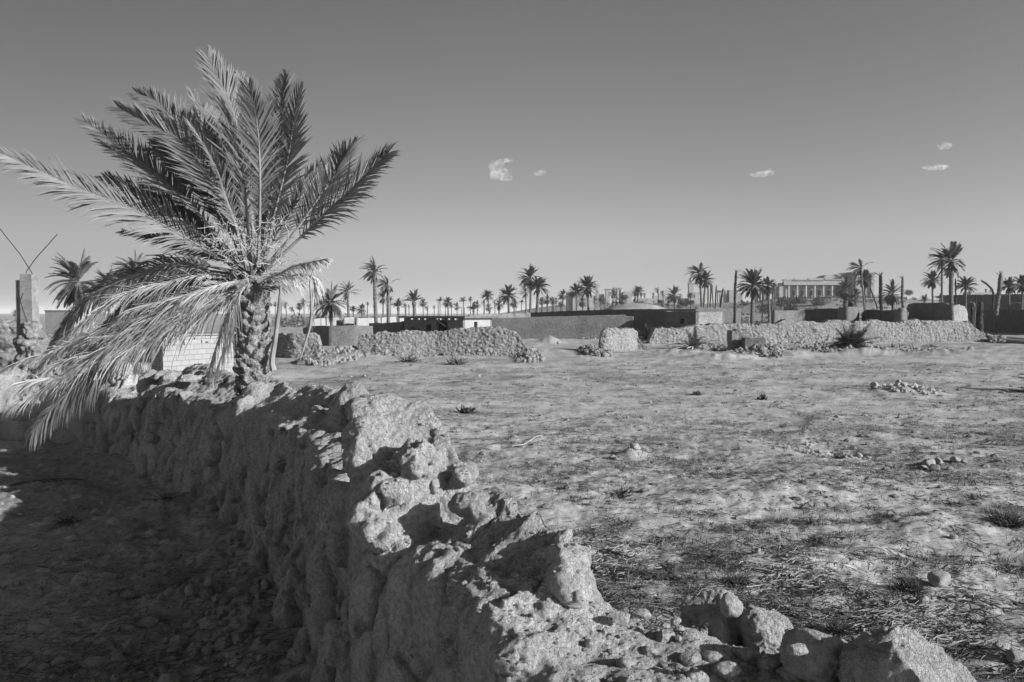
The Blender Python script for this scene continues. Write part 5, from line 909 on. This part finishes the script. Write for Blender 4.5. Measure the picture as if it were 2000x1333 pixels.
dry_tuft(890, 712, 26, 80, 'dead twig heap below the long pale wall', 'twig_heap', 'twigs', 'darktwig', .5, 7, .03)
dry_tuft(797, 708, 26, 80, 'low brown twig heap left of the other twig heap', 'twig_heap', 'twigs', 'darktwig', .3, 8, .03)
dry_tuft(1150, 865, 10, 14, 'small twig tuft on the rise in the middle field', 'twig_heap', 'twigs', 'twig', .8, 9, .01)
dry_tuft(1220, 965, 26, 60, 'brushwood in the shallow hollow', 'twig_heap', 'twigs', 'darktwig', .5, 10, .008)
dry_tuft(1640, 548 + 350, 18, 40, 'weeds at the pit edge', 'twig_heap', 'twigs', 'darktwig', .7, 11, .01)
# fallen frond pieces
def fallen(px, py, L_, az, label, mat='dead', seed=1, h=.08):
    g = gnd(px, py); rg = np.random.default_rng(seed); mb = MB(); t_ = np.linspace(0, 1, 14); P = np.stack([np.cos(az) * t_ * L_, np.sin(az) * t_ * L_, .03 + h * np.sin(t_ * 3.1)], 1); add_frond(mb, P, np.tile(np.array((.02, -.3, 1.0)), (14, 1)), .22 * L_, 26, .02, ang0=.6, ang1=.3, droop=.15, vee=.1, jit=.4, rng=rg, t0=.15, segs=3, curl=.2); mb.tube(P, .012 * (1.2 - t_), 5)
    return tag(mb.build('fallen_frond', M[mat], None, loc=(g[0], g[1], gz(g[0], g[1]))), label, 'frond', 'palm fronds fallen on the ground')
fallen(1655, 1096, .62, -.25, 'pale crumpled frond lying in the right field', seed=1); fallen(2030, 872, 1.3, 2.9, 'dark frond tip reaching in at the right edge', 'darktwig', 2); fallen(1105, 1062, 1.0, -.7, 'long dark frond lying right of the standing slab', 'darktwig', 3, .02); fallen(1200, 1115, .9, -.45, 'dark frond rib right of the long dark frond', 'darktwig', 4, .02)
fallen(20, 940, 1.3, .3, 'dark frond lying at the left edge of the yard', 'darktwig', 5); fallen(60, 1010, 1.1, .5, 'dry frond lying in the shade of the yard', 'twig', 6, .03)
mb = MB(); g = gnd(1000, 878); P = sm([gnd(1000, 880) + (0, 0, .05), gnd(1025, 877) + (0, 0, .06), gnd(1048, 867) + (0, 0, .12), gnd(1060, 862) + (0, 0, .06)], 12) + np.array((0, 0, .05)); P[:, 2] = np.maximum(P[:, 2], gh(P[:, 0], P[:, 1]) + .02); mb.tube(P, .009, 6); tag(mb.build('stick', M['dead']), 'bleached curved stick lying on the slope in mid field', 'stick')
# ------------------------------------------------------------------ litter on the field: stuff
def field_pts(n, rg, y0=705, y1=1345, x0=520, x1=2060, pw_=1.0):
    px = rg.uniform(x0, x1, n); py = y0 + (y1 - y0) * rg.random(n) ** pw_
    x = (px - CX) / F; u = (CY - py) / F; ry = cP + u * sP; rz = -sP + u * cP; k_ = -HC / rz; X = x * k_; Y = ry * k_
    ok = X > wall_x(Y) + .45; return X[ok], Y[ok]
def twigs(X, Y, L_, r, rg, lift, mat, name, label, wand=.35, zz=None):
    n = len(X); Z = gh(X, Y) + lift * rg.random(n) + .004 if zz is None else zz
    az = rg.uniform(0, 6.28, n); dv = np.stack([np.cos(az), np.sin(az), rg.normal(size=n) * .12], 1); P0 = np.stack([X, Y, Z], 1); P1 = P0 + dv * (L_ / 2)[:, None]; dv2 = dv + wand * rg.normal(size=(n, 3)) * np.array((1, 1, .3)); P2 = P1 + dv2 * (L_ / 2)[:, None]
    s_ = np.cross(dv, np.array((0, 0, 1.0))); s_ /= np.linalg.norm(s_, axis=1)[:, None]; up = np.array((0, 0, 1.0)); V = []
    for P, f in ((P0, 1), (P1, .9), (P2, .5)):
        rr_ = (r * f)[:, None]; V += [P - s_ * rr_, P + s_ * rr_, P + up * rr_ * 1.4]
    V = np.stack(V, 1).reshape(-1, 3); b = np.arange(n) * 9; Q = []
    for s in range(2):
        for e in range(3): Q.append(np.stack([b + s * 3 + e, b + s * 3 + (e + 1) % 3, b + s * 3 + 3 + (e + 1) % 3, b + s * 3 + 3 + e], 1))
    return tag(link(name, mesh_np(name, V, np.vstack(Q)), M[mat]), label, 'litter', kind='stuff')
rg = np.random.default_rng(9)
X, Y = field_pts(90000, rg); lt = litter(X, Y); k_ = rg.random(len(X)) < .10 + .9 * lt; X, Y = X[k_], Y[k_]; n = len(X)
twigs(X[: n // 2], Y[: n // 2], rg.uniform(.04, .22, n // 2), rg.uniform(.0015, .004, n // 2) * (1 + Y[: n // 2] / 20), rg, .02, 'darktwig', 'dark_twigs', 'dark twigs and dry grass stems scattered over the field')
h_ = n // 2; twigs(X[h_:h_ + h_ // 3], Y[h_:h_ + h_ // 3], rg.uniform(.04, .20, h_ // 3), rg.uniform(.0015, .0035, h_ // 3), rg, .03, 'twig', 'pale_straw', 'pale straw scattered over the field')
# straw patches close by
sx_, sy_ = [], []
for (px, py, rx, ry, n) in ((1540, 1135, 90, 28, 260), (1720, 1215, 90, 35, 380), (1850, 1240, 90, 35, 260), (1180, 1090, 90, 40, 260), (1900, 1180, 60, 30, 160)):
    a_ = rg.normal(size=(n, 2)) * .5
    for q in a_: g = gnd(px + q[0] * rx, py + q[1] * ry); sx_.append(g[0]); sy_.append(g[1])
sx_ = np.array(sx_); sy_ = np.array(sy_); kk = sx_ > wall_x(sy_) + .45; sx_, sy_ = sx_[kk], sy_[kk]
twigs(sx_, sy_, rg.uniform(.06, .22, len(sx_)), rg.uniform(.003, .007, len(sx_)), rg, .05, 'twig', 'straw_patch', 'coarse pale straw lying in loose patches', wand=.6)
def grass(X, Y, h0, h1, wid, rg, mat, name, label):
    n = len(X); Z = gh(X, Y); az = rg.uniform(0, 6.28, n); s_ = np.stack([np.cos(az), np.sin(az), 0 * az], 1) * (wid * rg.uniform(.6, 1.4, n) * (1 + Y / 12))[:, None]; P = np.stack([X, Y, Z - .005], 1); tip = P + np.stack([rg.normal(size=n) * .5, rg.normal(size=n) * .5, 0 * az + 1], 1) * rg.uniform(h0, h1, n)[:, None]
    V = np.stack([P - s_, P + s_, tip], 1).reshape(-1, 3); return tag(link(name, mesh_np(name, V, np.arange(3 * n).reshape(-1, 3)), M[mat]), label, 'grass', kind='stuff')
X, Y = field_pts(240000, rg, pw_=.8); lt = litter(X, Y); kk = rg.random(len(X)) < lt ** 1.5 * .9; X, Y = X[kk], Y[kk]
grass(X, Y, .012, .05, .0022, rg, 'darktwig', 'dry_grass', 'short dry grass in dark patches over the field')
X, Y = field_pts(9000, rg); mb = MB(); kk = rg.random(len(X)) < .22; X, Y = X[kk], Y[kk]; Zg = gh(X, Y)
crumbs(mb, np.stack([X, Y, Zg], 1), .006 + .02 * rg.random(len(X)) ** 5 + Y * .0006, rg); tag(mb.build('gravel', M['rubble']), 'small stones and clods strewn over the field', 'gravel', kind='stuff')
X, Y = field_pts(1500, rg, y1=1150); lt = litter(X, Y); kk = rg.random(len(X)) < .15 + .85 * lt; X, Y = X[kk], Y[kk]; nb2 = 26
X = np.repeat(X, nb2); Y = np.repeat(Y, nb2); sz = np.repeat(rg.uniform(.03, .16, len(X) // nb2), nb2); X = X + rg.normal(size=len(X)) * sz; Y = Y + rg.normal(size=len(Y)) * sz
grass(X, Y, .02, .11, .0025, rg, 'darktwig', 'dry_tufts', 'small dry tufts of weed dotted over the field')
X, Y = field_pts(5000, rg, y1=1000); kk = rg.random(len(X)) < .3; X, Y = X[kk], Y[kk]; mb = MB()
crumbs(mb, np.stack([X, Y, gh(X, Y)], 1), (.012 + .05 * rg.random(len(X)) ** 4) * (1 + Y / 40), rg); tag(mb.build('clods', M['rubble']), 'small earth clods breaking the surface of the field', 'clods', kind='stuff')
# yard litter
px = rg.uniform(-20, 640, 15000); py = rg.uniform(850, 1345, 15000); G = np.array([gnd(a_, b_) for a_, b_ in zip(px, py)]); kk = G[:, 0] < wall_x(G[:, 1]) - .5; G = G[kk]
n = len(G); twigs(G[:n // 3, 0], G[:n // 3, 1], rg.uniform(.03, .16, n // 3), rg.uniform(.0015, .004, n // 3), rg, .01, 'darktwig', 'yard_twigs', 'twigs on the dark yard floor')
mb = MB(); G3 = G[n // 3 + 2600: n // 3 + 2840]; crumbs(mb, np.stack([G3[:, 0], G3[:, 1], gh(G3[:, 0], G3[:, 1]) + .005], 1), .02 + .09 * rg.random(len(G3)) ** 3, rg); tag(mb.build('yard_clods', M['mud']), 'fallen mud clods littering the dark yard floor', 'clods', kind='stuff')
for q, (px, py, rp, lb) in enumerate(((330, 985, 34, 'dark brushwood beside the wall foot in the yard'), (130, 1010, 40, 'dark twig heap in the upper yard'))): dry_tuft(px, py, rp * .8, 90, lb, 'twig_heap', 'twigs', 'darktwig', .12, 60 + q, .006)
mb = MB(); G2 = G[n // 3: n // 3 + 1500]; crumbs(mb, np.stack([G2[:, 0], G2[:, 1], gh(G2[:, 0], G2[:, 1])], 1), .005 + .025 * rg.random(len(G2)) ** 4, rg); tag(mb.build('yard_gravel', M['rock']), 'stones and crumbs on the dark yard floor', 'gravel', kind='stuff')
# ------------------------------------------------------------------ clouds (real volumes far away)
def cloud(blobs, label, seed, dens=.022, d=3000.0):
    m = bpy.data.materials.new('cloud_vapour'); m.use_nodes = True; t = m.node_tree; t.nodes.clear(); N = t.nodes.new; out = N('ShaderNodeOutputMaterial'); v = N('ShaderNodeVolumePrincipled'); t.links.new(v.outputs[0], out.inputs[1]); v.inputs['Anisotropy'].default_value = 0
    tc = N('ShaderNodeTexCoord'); n1 = N('ShaderNodeTexNoise'); n1.inputs['Scale'].default_value = .05; n1.inputs['Detail'].default_value = 6; n1.inputs['Roughness'].default_value = .6; t.links.new(tc.outputs['Object'], n1.inputs[0])
    mr = N('ShaderNodeMapRange'); mr.inputs[1].default_value = .45; mr.inputs[2].default_value = .68; mr.inputs[3].default_value = 0; mr.inputs[4].default_value = dens; t.links.new(n1.outputs[0], mr.inputs[0]); t.links.new(mr.outputs[0], v.inputs['Density']); v.inputs['Color'].default_value = (1, 1, 1, 1)
    mb = MB(); o_ = at(blobs[0][0], blobs[0][1], d)
    for q, (px, py, rx, rz) in enumerate(blobs): lump(mb, at(px, py, d) - o_, (rx * d / F, rx * .6 * d / F, rz * d / F), seed + q, 3, 0, .5)
    V, Nn, Fa = remesh(mb, 2.2); me = mesh_np('cloud', V, Fa, True); tag(link('cloud', me, m, None, tuple(o_)), label, 'cloud', 'small clouds in the sky')
cloud([(968, 322, 17, 9), (975, 340, 22, 13), (985, 347, 18, 8), (985, 314, 16, 5), (960, 328, 10, 10)], 'largest ragged cloud left of the sky centre', 1)
cloud([(1054, 338, 13, 6), (1060, 336, 7, 6)], 'tiny cloud right of the largest one', 2)
cloud([(1480, 341, 18, 6), (1490, 340, 20, 6), (1503, 337, 9, 8)], 'long low cloud over the bare trunks', 3)
cloud([(1842, 286, 15, 8), (1850, 283, 10, 5)], 'upper small cloud at the right', 4)
cloud([(1828, 328, 26, 5), (1834, 324, 10, 5), (1843, 327, 12, 5)], 'lower flat cloud at the right', 5)
# ------------------------------------------------------------------ thin haze over the plain (real air)
m = bpy.data.materials.new('haze_air'); m.use_nodes = True; t = m.node_tree; t.nodes.clear(); out = t.nodes.new('ShaderNodeOutputMaterial'); v = t.nodes.new('ShaderNodeVolumePrincipled'); v.inputs['Color'].default_value = (.85, .85, .85, 1); v.inputs['Density'].default_value = .00016; v.inputs['Anisotropy'].default_value = 0; t.links.new(v.outputs[0], out.inputs[1])
mb = MB(); mb.box((0, 0, 22), (19000, 19000, 48)); tag(mb.build('haze', m), 'thin pale haze over the plain', 'haze', kind='stuff')
